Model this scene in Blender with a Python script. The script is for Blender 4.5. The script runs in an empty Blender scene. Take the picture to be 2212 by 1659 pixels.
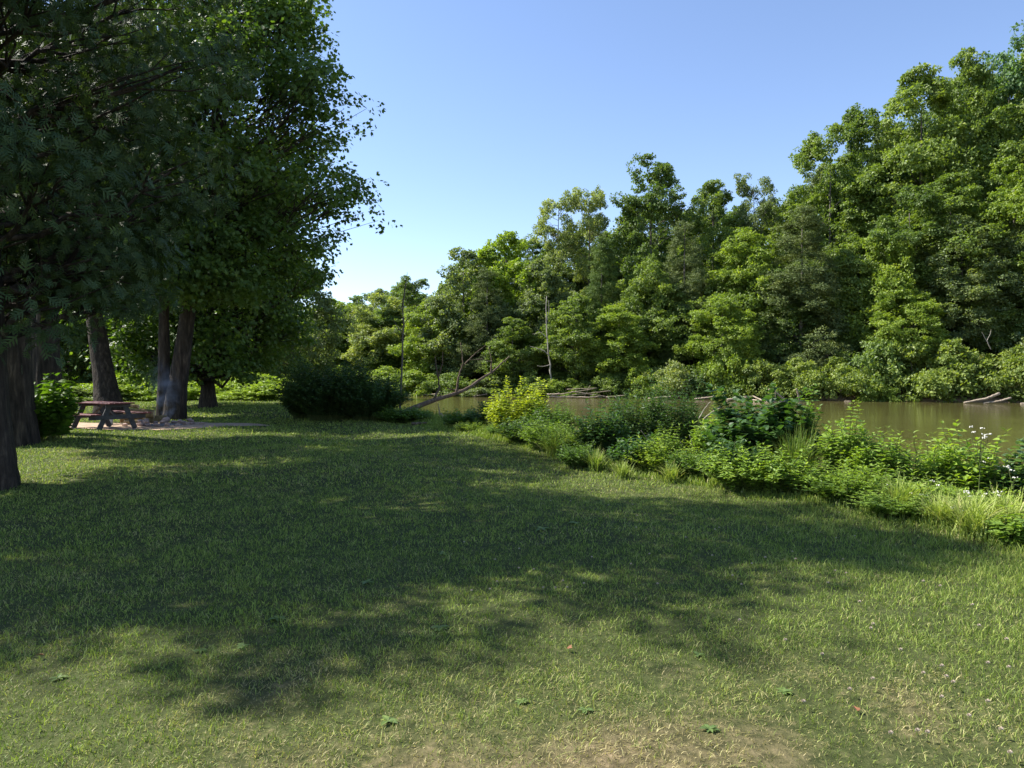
import bpy, math, random
import numpy as np
from mathutils import Vector, Matrix

# ------------------------------------------------------------------ camera, sky, sun
sc = bpy.context.scene
COL = sc.collection
F, HOR, EYE = 705.0, 374.0, 1.6            # focal length in px of a 1024 wide frame, horizon row, eye height
cam_d = bpy.data.cameras.new('camera'); cam = bpy.data.objects.new('camera', cam_d); COL.objects.link(cam)
cam.location = (0, 0, EYE)
cam.rotation_euler = (math.radians(90) - math.atan((384 - HOR) / F), 0, 0)
cam_d.sensor_width = 36; cam_d.lens = F / 1024 * 36; cam_d.clip_start = 0.05; cam_d.clip_end = 2000
sc.camera = cam

SUN_EL, SUN_FWD = math.radians(48), math.radians(15.5)     # elevation; how far forward of due left
tosun = Vector((-math.cos(SUN_FWD) * math.cos(SUN_EL), math.sin(SUN_FWD) * math.cos(SUN_EL), math.sin(SUN_EL)))
w = bpy.data.worlds.new("World"); sc.world = w; w.use_nodes = True
nt = w.node_tree; nt.nodes.clear()
sky = nt.nodes.new('ShaderNodeTexSky'); sky.sky_type = 'NISHITA'; sky.sun_disc = False
sky.sun_elevation = SUN_EL
sky.sun_rotation = math.atan2(tosun.x, tosun.y)
sky.air_density = 1.0; sky.dust_density = 0.15; sky.ozone_density = 3.0; sky.altitude = 100
bg = nt.nodes.new('ShaderNodeBackground'); bg.inputs['Strength'].default_value = 0.104
wo = nt.nodes.new('ShaderNodeOutputWorld')
tn = nt.nodes.new('ShaderNodeMix'); tn.data_type = 'RGBA'; tn.blend_type = 'MULTIPLY'; tn.inputs[0].default_value = 1.0; tn.inputs[7].default_value = (1.05, 0.98, 1.0, 1)
nt.links.new(sky.outputs[0], tn.inputs[6]); nt.links.new(tn.outputs[2], bg.inputs['Color']); nt.links.new(bg.outputs[0], wo.inputs['Surface'])
sl = bpy.data.lights.new('sun', 'SUN'); sl.energy = 4.9; sl.angle = math.radians(0.53); sl.color = (1.0, 0.95, 0.86)
so = bpy.data.objects.new('sun', sl); COL.objects.link(so)
so.rotation_euler = (-tosun).to_track_quat('-Z', 'Y').to_euler()
sc.view_settings.view_transform = 'Standard'; sc.view_settings.look = 'None'
sc.view_settings.exposure = 1.22; sc.view_settings.gamma = 1.0
sc.cycles.max_bounces = 6; sc.cycles.diffuse_bounces = 3; sc.cycles.glossy_bounces = 3
sc.cycles.transmission_bounces = 4; sc.cycles.transparent_max_bounces = 4; sc.cycles.volume_bounces = 0
sc.cycles.caustics_reflective = False; sc.cycles.caustics_refractive = False

# ------------------------------------------------------------------ helpers
K = 1024 / 2212.0                          # photograph coordinates below are read off a 2212 px wide view
def at(x, y, d):                            # point seen at (x, y), d metres ahead
    return Vector(((x * K - 512) / F * d, d, EYE + (HOR - y * K) / F * d))
def gp(x, y, z=0.0):                        # point on level ground seen at (x, y)
    d = F * (EYE - z) / (y * K - HOR)
    return Vector(((x * K - 512) / F * d, d, z))

def tag(o, label=None, cat=None, group=None, kind=None):
    if label: o['label'] = label
    if cat: o['category'] = cat
    if group: o['group'] = group
    if kind: o['kind'] = kind
    return o

def norm(a):
    return a / np.maximum(np.linalg.norm(a, axis=-1, keepdims=True), 1e-9)

class Geo:
    """collects triangles (numpy) with a per-vertex value v and dryness dry"""
    def __init__(s): s.V = []; s.T = []; s.A = []; s.B = []; s.n = 0
    def add(s, V, T, a=0.5, b=0.0):
        V = np.asarray(V, float).reshape(-1, 3); T = np.asarray(T, int).reshape(-1, 3)
        s.V.append(V); s.T.append(T + s.n); s.n += len(V)
        s.A.append(np.broadcast_to(np.asarray(a, float), (len(V),)).copy())
        s.B.append(np.broadcast_to(np.asarray(b, float), (len(V),)).copy())
    def mesh(s, name, smooth=False):
        V = np.concatenate(s.V).astype(np.float32); T = np.concatenate(s.T).astype(np.int32)
        me = bpy.data.meshes.new(name)
        me.vertices.add(len(V)); me.vertices.foreach_set('co', V.ravel())
        me.loops.add(T.size); me.loops.foreach_set('vertex_index', T.ravel())
        me.polygons.add(len(T))
        me.polygons.foreach_set('loop_start', np.arange(0, T.size, 3, dtype=np.int32))
        me.polygons.foreach_set('loop_total', np.full(len(T), 3, dtype=np.int32))
        me.polygons.foreach_set('use_smooth', np.full(len(T), smooth, dtype=bool))
        at_ = me.attributes.new('v', 'FLOAT', 'POINT'); at_.data.foreach_set('value', np.concatenate(s.A).astype(np.float32))
        at_ = me.attributes.new('dry', 'FLOAT', 'POINT'); at_.data.foreach_set('value', np.concatenate(s.B).astype(np.float32))
        me.update(calc_edges=True)
        return me

def obj(name, me, mat=None, parent=None, color=None):
    if isinstance(me, Geo): me = me.mesh(name, getattr(me, 'smooth', False))
    o = bpy.data.objects.new(name, me); COL.objects.link(o)
    if mat and len(me.materials) == 0: me.materials.append(mat)
    if parent: o.parent = parent
    if color: o.color = (*color, 1)
    return o
def empty(name, loc=(0, 0, 0), rz=0.0, scale=(1, 1, 1)):
    o = bpy.data.objects.new(name, None); COL.objects.link(o)
    o.location = loc; o.rotation_euler = (0, 0, rz); o.scale = scale; o.empty_display_size = 0.2
    return o

def tube(g, pts, rad, n=8, a=0.5, wob=0.0, rng=None, cap=True):
    pts = np.asarray(pts, float); m = len(pts); rad = np.broadcast_to(np.asarray(rad, float), (m,))
    d = np.gradient(pts, axis=0); d = norm(d)
    ref = np.array([0, 0, 1.0]) if abs(d[:, 2]).mean() < 0.8 else np.array([1.0, 0, 0])
    u = norm(np.cross(d, ref)); v = np.cross(d, u)
    th = np.linspace(0, 2 * np.pi, n, endpoint=False)
    r = rad[:, None] * np.ones((m, n))
    if wob and rng is not None:
        r = r * (1 + wob * rng.standard_normal((1, n)) + wob * 0.5 * rng.standard_normal((m, n)))
    V = pts[:, None, :] + r[..., None] * (np.cos(th)[None, :, None] * u[:, None, :] + np.sin(th)[None, :, None] * v[:, None, :])
    i = np.arange(m - 1)[:, None] * n; j = np.arange(n)[None, :]; k = (j + 1) % n
    A = (i + j).ravel(); B = (i + k).ravel(); C = (i + n + k).ravel(); D = (i + n + j).ravel()
    T = np.concatenate([np.stack([A, B, C], 1), np.stack([A, C, D], 1)])
    V = V.reshape(-1, 3)
    if cap:
        V = np.concatenate([V, pts[:1], pts[-1:]]); c0, c1 = m * n, m * n + 1
        jj = np.arange(n); kk = (jj + 1) % n
        T = np.concatenate([T, np.stack([kk, jj, np.full(n, c0)], 1), np.stack([(m - 1) * n + jj, (m - 1) * n + kk, np.full(n, c1)], 1)])
    g.add(V, T, a)

def curve(p0, p1, n, bow=(0, 0, 0), jit=0.0, rng=None):
    t = np.linspace(0, 1, n)[:, None]
    P = np.asarray(p0) * (1 - t) + np.asarray(p1) * t + np.asarray(bow) * 4 * t * (1 - t)
    if jit and rng is not None: P[1:-1] += rng.normal(0, jit, (n - 2, 3))
    return P

# leaf templates: x across, y along, z normal
def T_diamond(wd=0.62, fold=0.12):
    return (np.array([[0, 0, 0], [-wd / 2, .48, fold], [0, 1, 0], [wd / 2, .48, fold]]), np.array([[0, 2, 1], [0, 3, 2]]))
def T_maple():
    V = [[0, 0, 0], [-.42, .22, .06], [-.50, .62, .02], [-.18, .66, .03], [0, 1.05, -.08], [.18, .66, .03], [.50, .62, .02], [.42, .22, .06], [0, .45, 0]]
    return (np.array(V), np.array([[8, 1, 0], [8, 2, 1], [8, 3, 2], [8, 4, 3], [8, 5, 4], [8, 6, 5], [8, 7, 6], [8, 0, 7]]))
def T_lance(wd=0.3, curl=0.22):
    V = [[0, 0, 0], [-wd * .42, .3, .05], [0, .3, -.0], [wd * .42, .3, .05], [-wd * .4, .65, .05 - curl * .35], [0, .65, -curl * .4], [wd * .4, .65, .05 - curl * .35], [0, 1, -curl]]
    return (np.array(V), np.array([[0, 2, 1], [0, 3, 2], [1, 2, 5], [1, 5, 4], [2, 3, 6], [2, 6, 5], [4, 5, 7], [5, 6, 7]]))
def T_heart():
    V = [[0, 0, 0], [-.3, -.08, .03], [-.48, .25, .06], [-.36, .62, .0], [0, 1.05, -.22], [.36, .62, .0], [.48, .25, .06], [.3, -.08, .03], [0, .4, -.02]]
    return (np.array(V), np.array([[8, 1, 0], [8, 2, 1], [8, 3, 2], [8, 4, 3], [8, 5, 4], [8, 6, 5], [8, 7, 6], [8, 0, 7]]))
def T_spray():                               # flat fan of scale-leaved twigs
    V, T = [], []
    def strip(x0, y0, x1, y1, w):
        dx, dy = x1 - x0, y1 - y0; L = math.hypot(dx, dy); nx, ny = -dy / L * w, dx / L * w
        b = len(V); z0, z1 = -.14 * y0 * y0, -.14 * y1 * y1
        V.extend([[x0 - nx, y0 - ny, z0], [x0 + nx, y0 + ny, z0], [(x0 + x1) / 2 + nx * 1.6, (y0 + y1) / 2 + ny * 1.6, (z0 + z1) / 2 + .01], [x1, y1, z1], [(x0 + x1) / 2 - nx * 1.6, (y0 + y1) / 2 - ny * 1.6, (z0 + z1) / 2]])
        T.extend([[b, b + 4, b + 2], [b, b + 2, b + 1], [b + 4, b + 3, b + 2]])
    strip(0, 0, 0, 1, .03)
    for k, y in enumerate((.14, .36, .60)):
        L = .46 * (1 - .6 * y)
        strip(0, y, -L, y + L * .85, .034); strip(0, y + .05, L, y + .05 + L * .85, .034)
    return np.array(V), np.array(T)

def scatter(g, tpl, P, D, N, S, a, b=0.0):
    V0, T0 = tpl; P = np.asarray(P); n = len(P)
    D = norm(D); B = norm(np.cross(D, N)); N = np.cross(B, D)
    S = np.broadcast_to(np.asarray(S, float), (n,))
    V = P[:, None, :] + S[:, None, None] * (V0[None, :, 0:1] * B[:, None, :] + V0[None, :, 1:2] * D[:, None, :] + V0[None, :, 2:3] * N[:, None, :])
    T = T0[None] + (np.arange(n) * len(V0))[:, None, None]
    a = np.repeat(np.broadcast_to(np.asarray(a, float), (n,)), len(V0)); b = np.repeat(np.broadcast_to(np.asarray(b, float), (n,)), len(V0))
    g.add(V.reshape(-1, 3), T.reshape(-1, 3), a, b)

# ------------------------------------------------------------------ materials
def new_mat(name):
    m = bpy.data.materials.new(name); m.use_nodes = True; t = m.node_tree; t.nodes.clear()
    out = t.nodes.new('ShaderNodeOutputMaterial'); return m, t, out
def N_(t, typ, **kw):
    n = t.nodes.new(typ)
    for k, v in kw.items(): setattr(n, k, v)
    return n
def ramp(t, fac, stops):
    r = N_(t, 'ShaderNodeValToRGB'); e = r.color_ramp.elements
    while len(e) > 1: e.remove(e[-1])
    e[0].position = stops[0][0]; e[0].color = (*stops[0][1], 1)
    for p, c in stops[1:]:
        x = e.new(p); x.color = (*c, 1)
    t.links.new(fac, r.inputs[0]); return r.outputs[0]
def mixc(t, fac, A, B, mode='MIX'):
    n = N_(t, 'ShaderNodeMix', data_type='RGBA', blend_type=mode)
    for s, x in ((0, fac), (6, A), (7, B)):
        if hasattr(x, 'links') or hasattr(x, 'is_output'): t.links.new(x, n.inputs[s])
        elif s == 0: n.inputs[0].default_value = x
        else: n.inputs[s].default_value = (*x, 1)
    return n.outputs[2]
def noise(t, scale, detail=4, rough=.55, coord='Object', sc3=None):
    tc = N_(t, 'ShaderNodeTexCoord'); src = tc.outputs[coord]
    if sc3:
        mp = N_(t, 'ShaderNodeMapping'); mp.inputs['Scale'].default_value = sc3; t.links.new(src, mp.inputs[0]); src = mp.outputs[0]
    n = N_(t, 'ShaderNodeTexNoise'); n.inputs['Scale'].default_value = scale; n.inputs['Detail'].default_value = detail; n.inputs['Roughness'].default_value = rough
    t.links.new(src, n.inputs['Vector']); return n.outputs['Fac']

def leaf_mat(name, trans=0.32, rough=0.5, spec=0.35, ramp_stops=None):
    m, t, out = new_mat(name)
    oi = N_(t, 'ShaderNodeObjectInfo'); av = N_(t, 'ShaderNodeAttribute', attribute_name='v')
    tint = ramp(t, av.outputs['Fac'], ramp_stops or [(0, (.55, .62, .60)), (.5, (1, 1, 1)), (.85, (1.35, 1.22, .95)), (1, (1.8, 1.5, 1.0))])
    c = mixc(t, 1.0, oi.outputs['Color'], tint, 'MULTIPLY')
    p = N_(t, 'ShaderNodeBsdfPrincipled'); p.inputs['Roughness'].default_value = rough; p.inputs['Specular IOR Level'].default_value = spec
    t.links.new(c, p.inputs['Base Color'])
    tc = mixc(t, 1.0, c, (1.7, 1.75, .55), 'MULTIPLY')
    tr = N_(t, 'ShaderNodeBsdfTranslucent'); t.links.new(tc, tr.inputs['Color'])
    mx = N_(t, 'ShaderNodeMixShader'); mx.inputs[0].default_value = trans
    t.links.new(p.outputs[0], mx.inputs[1]); t.links.new(tr.outputs[0], mx.inputs[2]); t.links.new(mx.outputs[0], out.inputs['Surface'])
    return m
M = {}
M['leaf'] = leaf_mat('broad_leaf', trans=.37)
M['needle'] = leaf_mat('cedar_scale_leaf', trans=.15, rough=.6, spec=.25)

def bark(name, c0, c1, c2, scale=6.0, bump=.6, vert=.18):
    m, t, out = new_mat(name)
    f = noise(t, scale, 6, .65, sc3=(1, 1, vert)); f2 = noise(t, 1.3, 3)
    c = ramp(t, f, [(.3, c0), (.55, c1), (.75, c2)])
    c = mixc(t, 0.5, c, ramp(t, f2, [(.35, (.55, .58, .5)), (.7, (1.1, 1.05, 1))]), 'MULTIPLY')
    p = N_(t, 'ShaderNodeBsdfPrincipled'); p.inputs['Roughness'].default_value = .85; p.inputs['Specular IOR Level'].default_value = .2
    b = N_(t, 'ShaderNodeBump'); b.inputs['Strength'].default_value = bump; b.inputs['Distance'].default_value = .06
    t.links.new(f, b.inputs['Height']); t.links.new(b.outputs[0], p.inputs['Normal'])
    t.links.new(c, p.inputs['Base Color']); t.links.new(p.outputs[0], out.inputs['Surface']); return m
M['bark'] = bark('bark_grey_brown', (.010, .008, .007), (.055, .043, .033), (.15, .118, .09), 11, 1.4, .14)
M['bark_far'] = bark('bark_far', (.05, .045, .04), (.16, .14, .12), (.26, .23, .20), 4, .3)
M['bark_pale'] = bark('bark_pale', (.18, .16, .14), (.42, .38, .33), (.55, .51, .46), 8, .4)
M['driftwood'] = bark('driftwood', (.14, .11, .08), (.34, .28, .22), (.50, .43, .36), 10, .4, .4)
M['dead_wood'] = bark('dead_wood', (.04, .03, .02), (.14, .10, .07), (.27, .21, .16), 9, .6, .5)
M['stem'] = bark('green_stem', (.05, .07, .02), (.10, .13, .04), (.16, .15, .06), 12, .1)
M['firewood'] = bark('firewood', (.10, .07, .03), (.26, .19, .09), (.42, .32, .17), 10, .5, .3)

def simple(name, stops, scale, rough=.7, bump=.3, dist=.02, spec=.3, sc3=None):
    m, t, out = new_mat(name); f = noise(t, scale, 6, .6, sc3=sc3)
    p = N_(t, 'ShaderNodeBsdfPrincipled'); p.inputs['Roughness'].default_value = rough; p.inputs['Specular IOR Level'].default_value = spec
    t.links.new(ramp(t, f, stops), p.inputs['Base Color'])
    b = N_(t, 'ShaderNodeBump'); b.inputs['Strength'].default_value = bump; b.inputs['Distance'].default_value = dist
    t.links.new(f, b.inputs['Height']); t.links.new(b.outputs[0], p.inputs['Normal']); t.links.new(p.outputs[0], out.inputs['Surface']); return m
M['red_plank'] = simple('red_stained_plank', [(.3, (.065, .010, .010)), (.6, (.125, .022, .022)), (.8, (.18, .05, .045))], 9, .5, .25, .01, .4, (1, .15, 1))
M['grey_timber'] = simple('grey_timber', [(.3, (.038, .037, .036)), (.7, (.085, .082, .078))], 10, .7, .3, .01, .3)
M['stone'] = simple('fire_ring_stone', [(.3, (.20, .14, .12)), (.55, (.38, .28, .24)), (.8, (.52, .42, .37))], 7, .85, .5, .02)
M['cut_wood'] = simple('cut_wood_end', [(.3, (.40, .28, .15)), (.7, (.62, .48, .30))], 14, .8, .3, .01)
M['pale_bucket'] = simple('pale_plastic', [(.3, (.45, .46, .42)), (.7, (.58, .59, .55))], 4, .5, .05, .005)
M['ash'] = simple('fire_ash', [(.3, (.05, .045, .04)), (.7, (.30, .28, .27))], 18, .95, .6, .02)
M['petal'] = simple('white_petal', [(.3, (.42, .42, .36)), (.7, (.60, .59, .52))], 40, .7, .1, .002)
M['clover'] = simple('clover_head', [(.3, (.36, .24, .20)), (.5, (.50, .42, .34)), (.75, (.58, .52, .43))], 160, .8, .8, .004)
M['yellow_petal'] = simple('yellow_petal', [(.3, (.55, .30, .01)), (.7, (.75, .50, .03))], 40, .6, .1, .002)
M['brown_leaf'] = simple('dry_leaf', [(.3, (.12, .05, .025)), (.7, (.30, .13, .06))], 30, .7, .3, .003)

# ------------------------------------------------------------------ terrain
NEAR_EDGE = [(16, -40), (8.6, -4), (6.3, 2), (5.2, 5), (4.6, 6.8), (3.7, 8.9), (2.7, 10.3), (1.6, 12.2), (.3, 15.2), (-1.6, 19.3), (-3.0, 22.2), (-4.6, 25.5), (-6.8, 31), (-9, 42), (-16, 58), (-40, 75), (-70, 92), (-260, 190)]
FAR_EDGE = [(260, -10), (90, 37.3), (40, 56), (16, 65), (-8, 74), (-30, 92), (-60, 120), (-260, 260)]
def sdist(x, y, poly):                       # signed distance, positive on the right-hand side of travel
    x = np.asarray(x, float); y = np.asarray(y, float); best = np.full(x.shape, 1e9); sg = np.ones(x.shape)
    for (x0, y0), (x1, y1) in zip(poly[:-1], poly[1:]):
        dx, dy = x1 - x0, y1 - y0; L2 = dx * dx + dy * dy
        t = np.clip(((x - x0) * dx + (y - y0) * dy) / L2, 0, 1)
        px, py = x0 + t * dx, y0 + t * dy; d = np.hypot(x - px, y - py)
        s = np.sign(dx * (y - y0) - dy * (x - x0)); s = np.where(s == 0, 1, s)
        m = d < best - 1e-9; best = np.where(m, d, best); sg = np.where(m, -s, sg)
    return best * sg
WATER_Z = -0.7
def sstep(a, b, x): t = np.clip((x - a) / (b - a), 0, 1); return t * t * (3 - 2 * t)
def terrain(x, y):
    x = np.asarray(x, float); y = np.asarray(y, float)
    s = sdist(x, y, NEAR_EDGE); f = sdist(x, y, FAR_EDGE)
    und = .05 * np.sin(x * .55 + 1.0) * np.sin(y * .43) + .03 * np.sin(x * 1.3 + y * .9) + .012 * np.sin(x * 3.1) * np.sin(y * 2.7)
    z = und * (1 - sstep(0, 1, s))
    z = z - 2.2 * sstep(.7, 6.5, s)
    far = 2.9 * sstep(-1.5, 3.0, f) + np.clip(f - 3, 0, 40) * .13 + .3 * np.sin(x * .3) * np.sin(y * .25) * sstep(1, 6, f)
    return z + far
def tz(x, y): return float(terrain(np.array([x]), np.array([y]))[0])

def axis(lo, hi, fine, n):
    u = np.linspace(-1, 1, n)
    k = 4.2
    v = np.sinh(k * u) / np.sinh(k)
    return np.where(v < 0, fine + (fine - lo) * v, fine + (hi - fine) * v)
gx = axis(-300, 300, 0, 300); gy = axis(-60, 420, 12, 330)
X, Y = np.meshgrid(gx, gy); Z = terrain(X, Y)
n1, n2 = X.shape; idx = np.arange(n1 * n2).reshape(n1, n2)
a_, b_, c_, d_ = idx[:-1, :-1].ravel(), idx[:-1, 1:].ravel(), idx[1:, 1:].ravel(), idx[1:, :-1].ravel()
g = Geo(); g.smooth = True
g.add(np.stack([X, Y, Z], -1).reshape(-1, 3), np.concatenate([np.stack([a_, b_, c_], 1), np.stack([a_, c_, d_], 1)]))

def vnoise(x, y, seed=0):                    # smooth value noise, 0..1
    r = np.random.default_rng(seed).random((64, 64))
    xi, yi = np.floor(x).astype(int), np.floor(y).astype(int); fx, fy = x - xi, y - yi
    fx = fx * fx * (3 - 2 * fx); fy = fy * fy * (3 - 2 * fy)
    A = r[xi % 64, yi % 64]; B = r[(xi + 1) % 64, yi % 64]; C = r[xi % 64, (yi + 1) % 64]; D = r[(xi + 1) % 64, (yi + 1) % 64]
    return (A * (1 - fx) + B * fx) * (1 - fy) + (C * (1 - fx) + D * fx) * fy
def dryness(x, y):                           # worn, straw-coloured lawn in front; greener to the sides and by the river
    w_ = .5 * vnoise(x * .9 + 5, y * .9, 1) + .32 * vnoise(x * 2.7, y * 2.7, 2) + .18 * vnoise(x * 7, y * 7, 3)
    centre = np.exp(-((x - .1) / 2.0) ** 2 - ((y - 2.8) / 1.5) ** 2)
    left = np.exp(-((x + 7) / 3.5) ** 2 - ((y - 12) / 3) ** 2)
    right = sstep(.8, 3.0, x - .05 * y)
    return np.clip((w_ - .45) * 1.5 + .70 * centre + .35 * left - .3 * right - .02 * y + .12, 0, 1)
PATCH_C = (-11.2, 21.6)
def in_patch(x, y):
    a = np.arctan2((y - PATCH_C[1]) / 1.9, (x - PATCH_C[0]) / 3.3)
    r = np.hypot((x - PATCH_C[0]) / 3.3, (y - PATCH_C[1]) / 1.9)
    return r / (1 + .10 * np.sin(3 * a + 1) + .07 * np.sin(5 * a) + .04 * np.sin(9 * a + 2))
g.B[0][:] = dryness(g.V[0][:, 0], g.V[0][:, 1])
m, t, out = new_mat('lawn_ground')
ad = N_(t, 'ShaderNodeAttribute', attribute_name='dry')
f1 = noise(t, 14, 6, .65); f2 = noise(t, 1.1, 4); f3 = noise(t, 90, 3)
soil = ramp(t, f1, [(.3, (.11, .075, .045)), (.6, (.24, .175, .105)), (.8, (.36, .27, .17))])
green = ramp(t, f1, [(.3, (.028, .036, .012)), (.6, (.065, .078, .026)), (.8, (.14, .13, .055))])
sm = N_(t, 'ShaderNodeMath', operation='MULTIPLY_ADD'); sm.inputs[1].default_value = 1.3; sm.inputs[2].default_value = -.80
t.links.new(ad.outputs['Fac'], sm.inputs[0])
sm2 = N_(t, 'ShaderNodeMath', operation='ADD', use_clamp=True); t.links.new(sm.outputs[0], sm2.inputs[0])
ff = N_(t, 'ShaderNodeMath', operation='MULTIPLY_ADD'); ff.inputs[1].default_value = .9; ff.inputs[2].default_value = -.35; t.links.new(f1, ff.inputs[0]); t.links.new(ff.outputs[0], sm2.inputs[1])
c = mixc(t, sm2.outputs[0], green, soil)
geo_n = N_(t, 'ShaderNodeNewGeometry'); sp = N_(t, 'ShaderNodeSeparateXYZ'); t.links.new(geo_n.outputs['Position'], sp.inputs[0])
mr = N_(t, 'ShaderNodeMapRange'); mr.inputs[1].default_value = 40; mr.inputs[2].default_value = 50; t.links.new(sp.outputs['Y'], mr.inputs[0])
litter = ramp(t, f2, [(.3, (.035, .026, .014)), (.7, (.07, .055, .028))])
c = mixc(t, mr.outputs[0], c, litter)
mz = N_(t, 'ShaderNodeMapRange'); mz.inputs[1].default_value = -.25; mz.inputs[2].default_value = -.5; t.links.new(sp.outputs['Z'], mz.inputs[0])
c = mixc(t, mz.outputs[0], c, ramp(t, f1, [(.3, (.14, .095, .06)), (.7, (.30, .21, .14))]))
p = N_(t, 'ShaderNodeBsdfPrincipled'); p.inputs['Roughness'].default_value = .95; p.inputs['Specular IOR Level'].default_value = .1
b = N_(t, 'ShaderNodeBump'); b.inputs['Strength'].default_value = .8; b.inputs['Distance'].default_value = .03
t.links.new(f1, b.inputs['Height']); t.links.new(b.outputs[0], p.inputs['Normal'])
t.links.new(c, p.inputs['Base Color']); t.links.new(p.outputs[0], out.inputs['Surface'])
tag(obj('ground', g, m), 'grassy ground and both river banks', 'ground', kind='structure')

# river
g = Geo(); g.add([(-290, -50, WATER_Z), (290, -50, WATER_Z), (290, 300, WATER_Z), (-290, 300, WATER_Z)], [(0, 1, 2), (0, 2, 3)])
m, t, out = new_mat('muddy_water')
p = N_(t, 'ShaderNodeBsdfPrincipled'); p.inputs['Roughness'].default_value = .07; p.inputs['IOR'].default_value = 1.33; p.inputs['Specular IOR Level'].default_value = .5
f2 = noise(t, .08, 3, coord='Object', sc3=(1, 3, 1))
t.links.new(ramp(t, f2, [(.3, (.080, .072, .024)), (.7, (.100, .088, .030))]), p.inputs['Base Color'])
fa = noise(t, 1.6, 4, .6, sc3=(.6, 1.4, 1)); fb = noise(t, .35, 2, .5, sc3=(.5, 1.6, 1))
ma = N_(t, 'ShaderNodeMath', operation='MULTIPLY_ADD'); ma.inputs[1].default_value = 2.0; t.links.new(fb, ma.inputs[0]); t.links.new(fa, ma.inputs[2])
b = N_(t, 'ShaderNodeBump'); b.inputs['Strength'].default_value = .30; b.inputs['Distance'].default_value = .05
t.links.new(ma.outputs[0], b.inputs['Height']); t.links.new(b.outputs[0], p.inputs['Normal']); t.links.new(p.outputs[0], out.inputs['Surface'])
tag(obj('river', g, m), 'calm muddy green river', 'river', kind='structure')

# bare dirt around the fire ring
n = 72; th = np.linspace(0, 2 * np.pi, n, endpoint=False)
rr = 1 + .10 * np.sin(3 * th + 1) + .07 * np.sin(5 * th) + .04 * np.sin(9 * th + 2) + .02 * np.sin(23 * th)
g = Geo(); g.smooth = True; V = []; T = []
for k, q in enumerate((0, .3, .55, .8, 1.0)):
    x = PATCH_C[0] + 3.3 * q * rr * np.cos(th); y = PATCH_C[1] + 1.9 * q * rr * np.sin(th)
    V.append(np.stack([x, y, terrain(x, y) + .022 * (1.2 - q) ** .5], 1))
V = np.concatenate(V)
for k in range(4):
    for j in range(n):
        a, b2, c2, d2 = k * n + j, k * n + (j + 1) % n, (k + 1) * n + (j + 1) % n, (k + 1) * n + j
        T += [(a, c2, b2), (a, d2, c2)]
g.add(V, T)
M['dirt'] = simple('bare_dirt', [(.3, (.26, .18, .12)), (.55, (.42, .31, .22)), (.8, (.52, .41, .30))], 5, .95, .5, .03, .1)
tag(obj('dirt_patch', g, M['dirt']), 'bare tan dirt worn around the fire ring', 'dirt', kind='structure')

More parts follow.
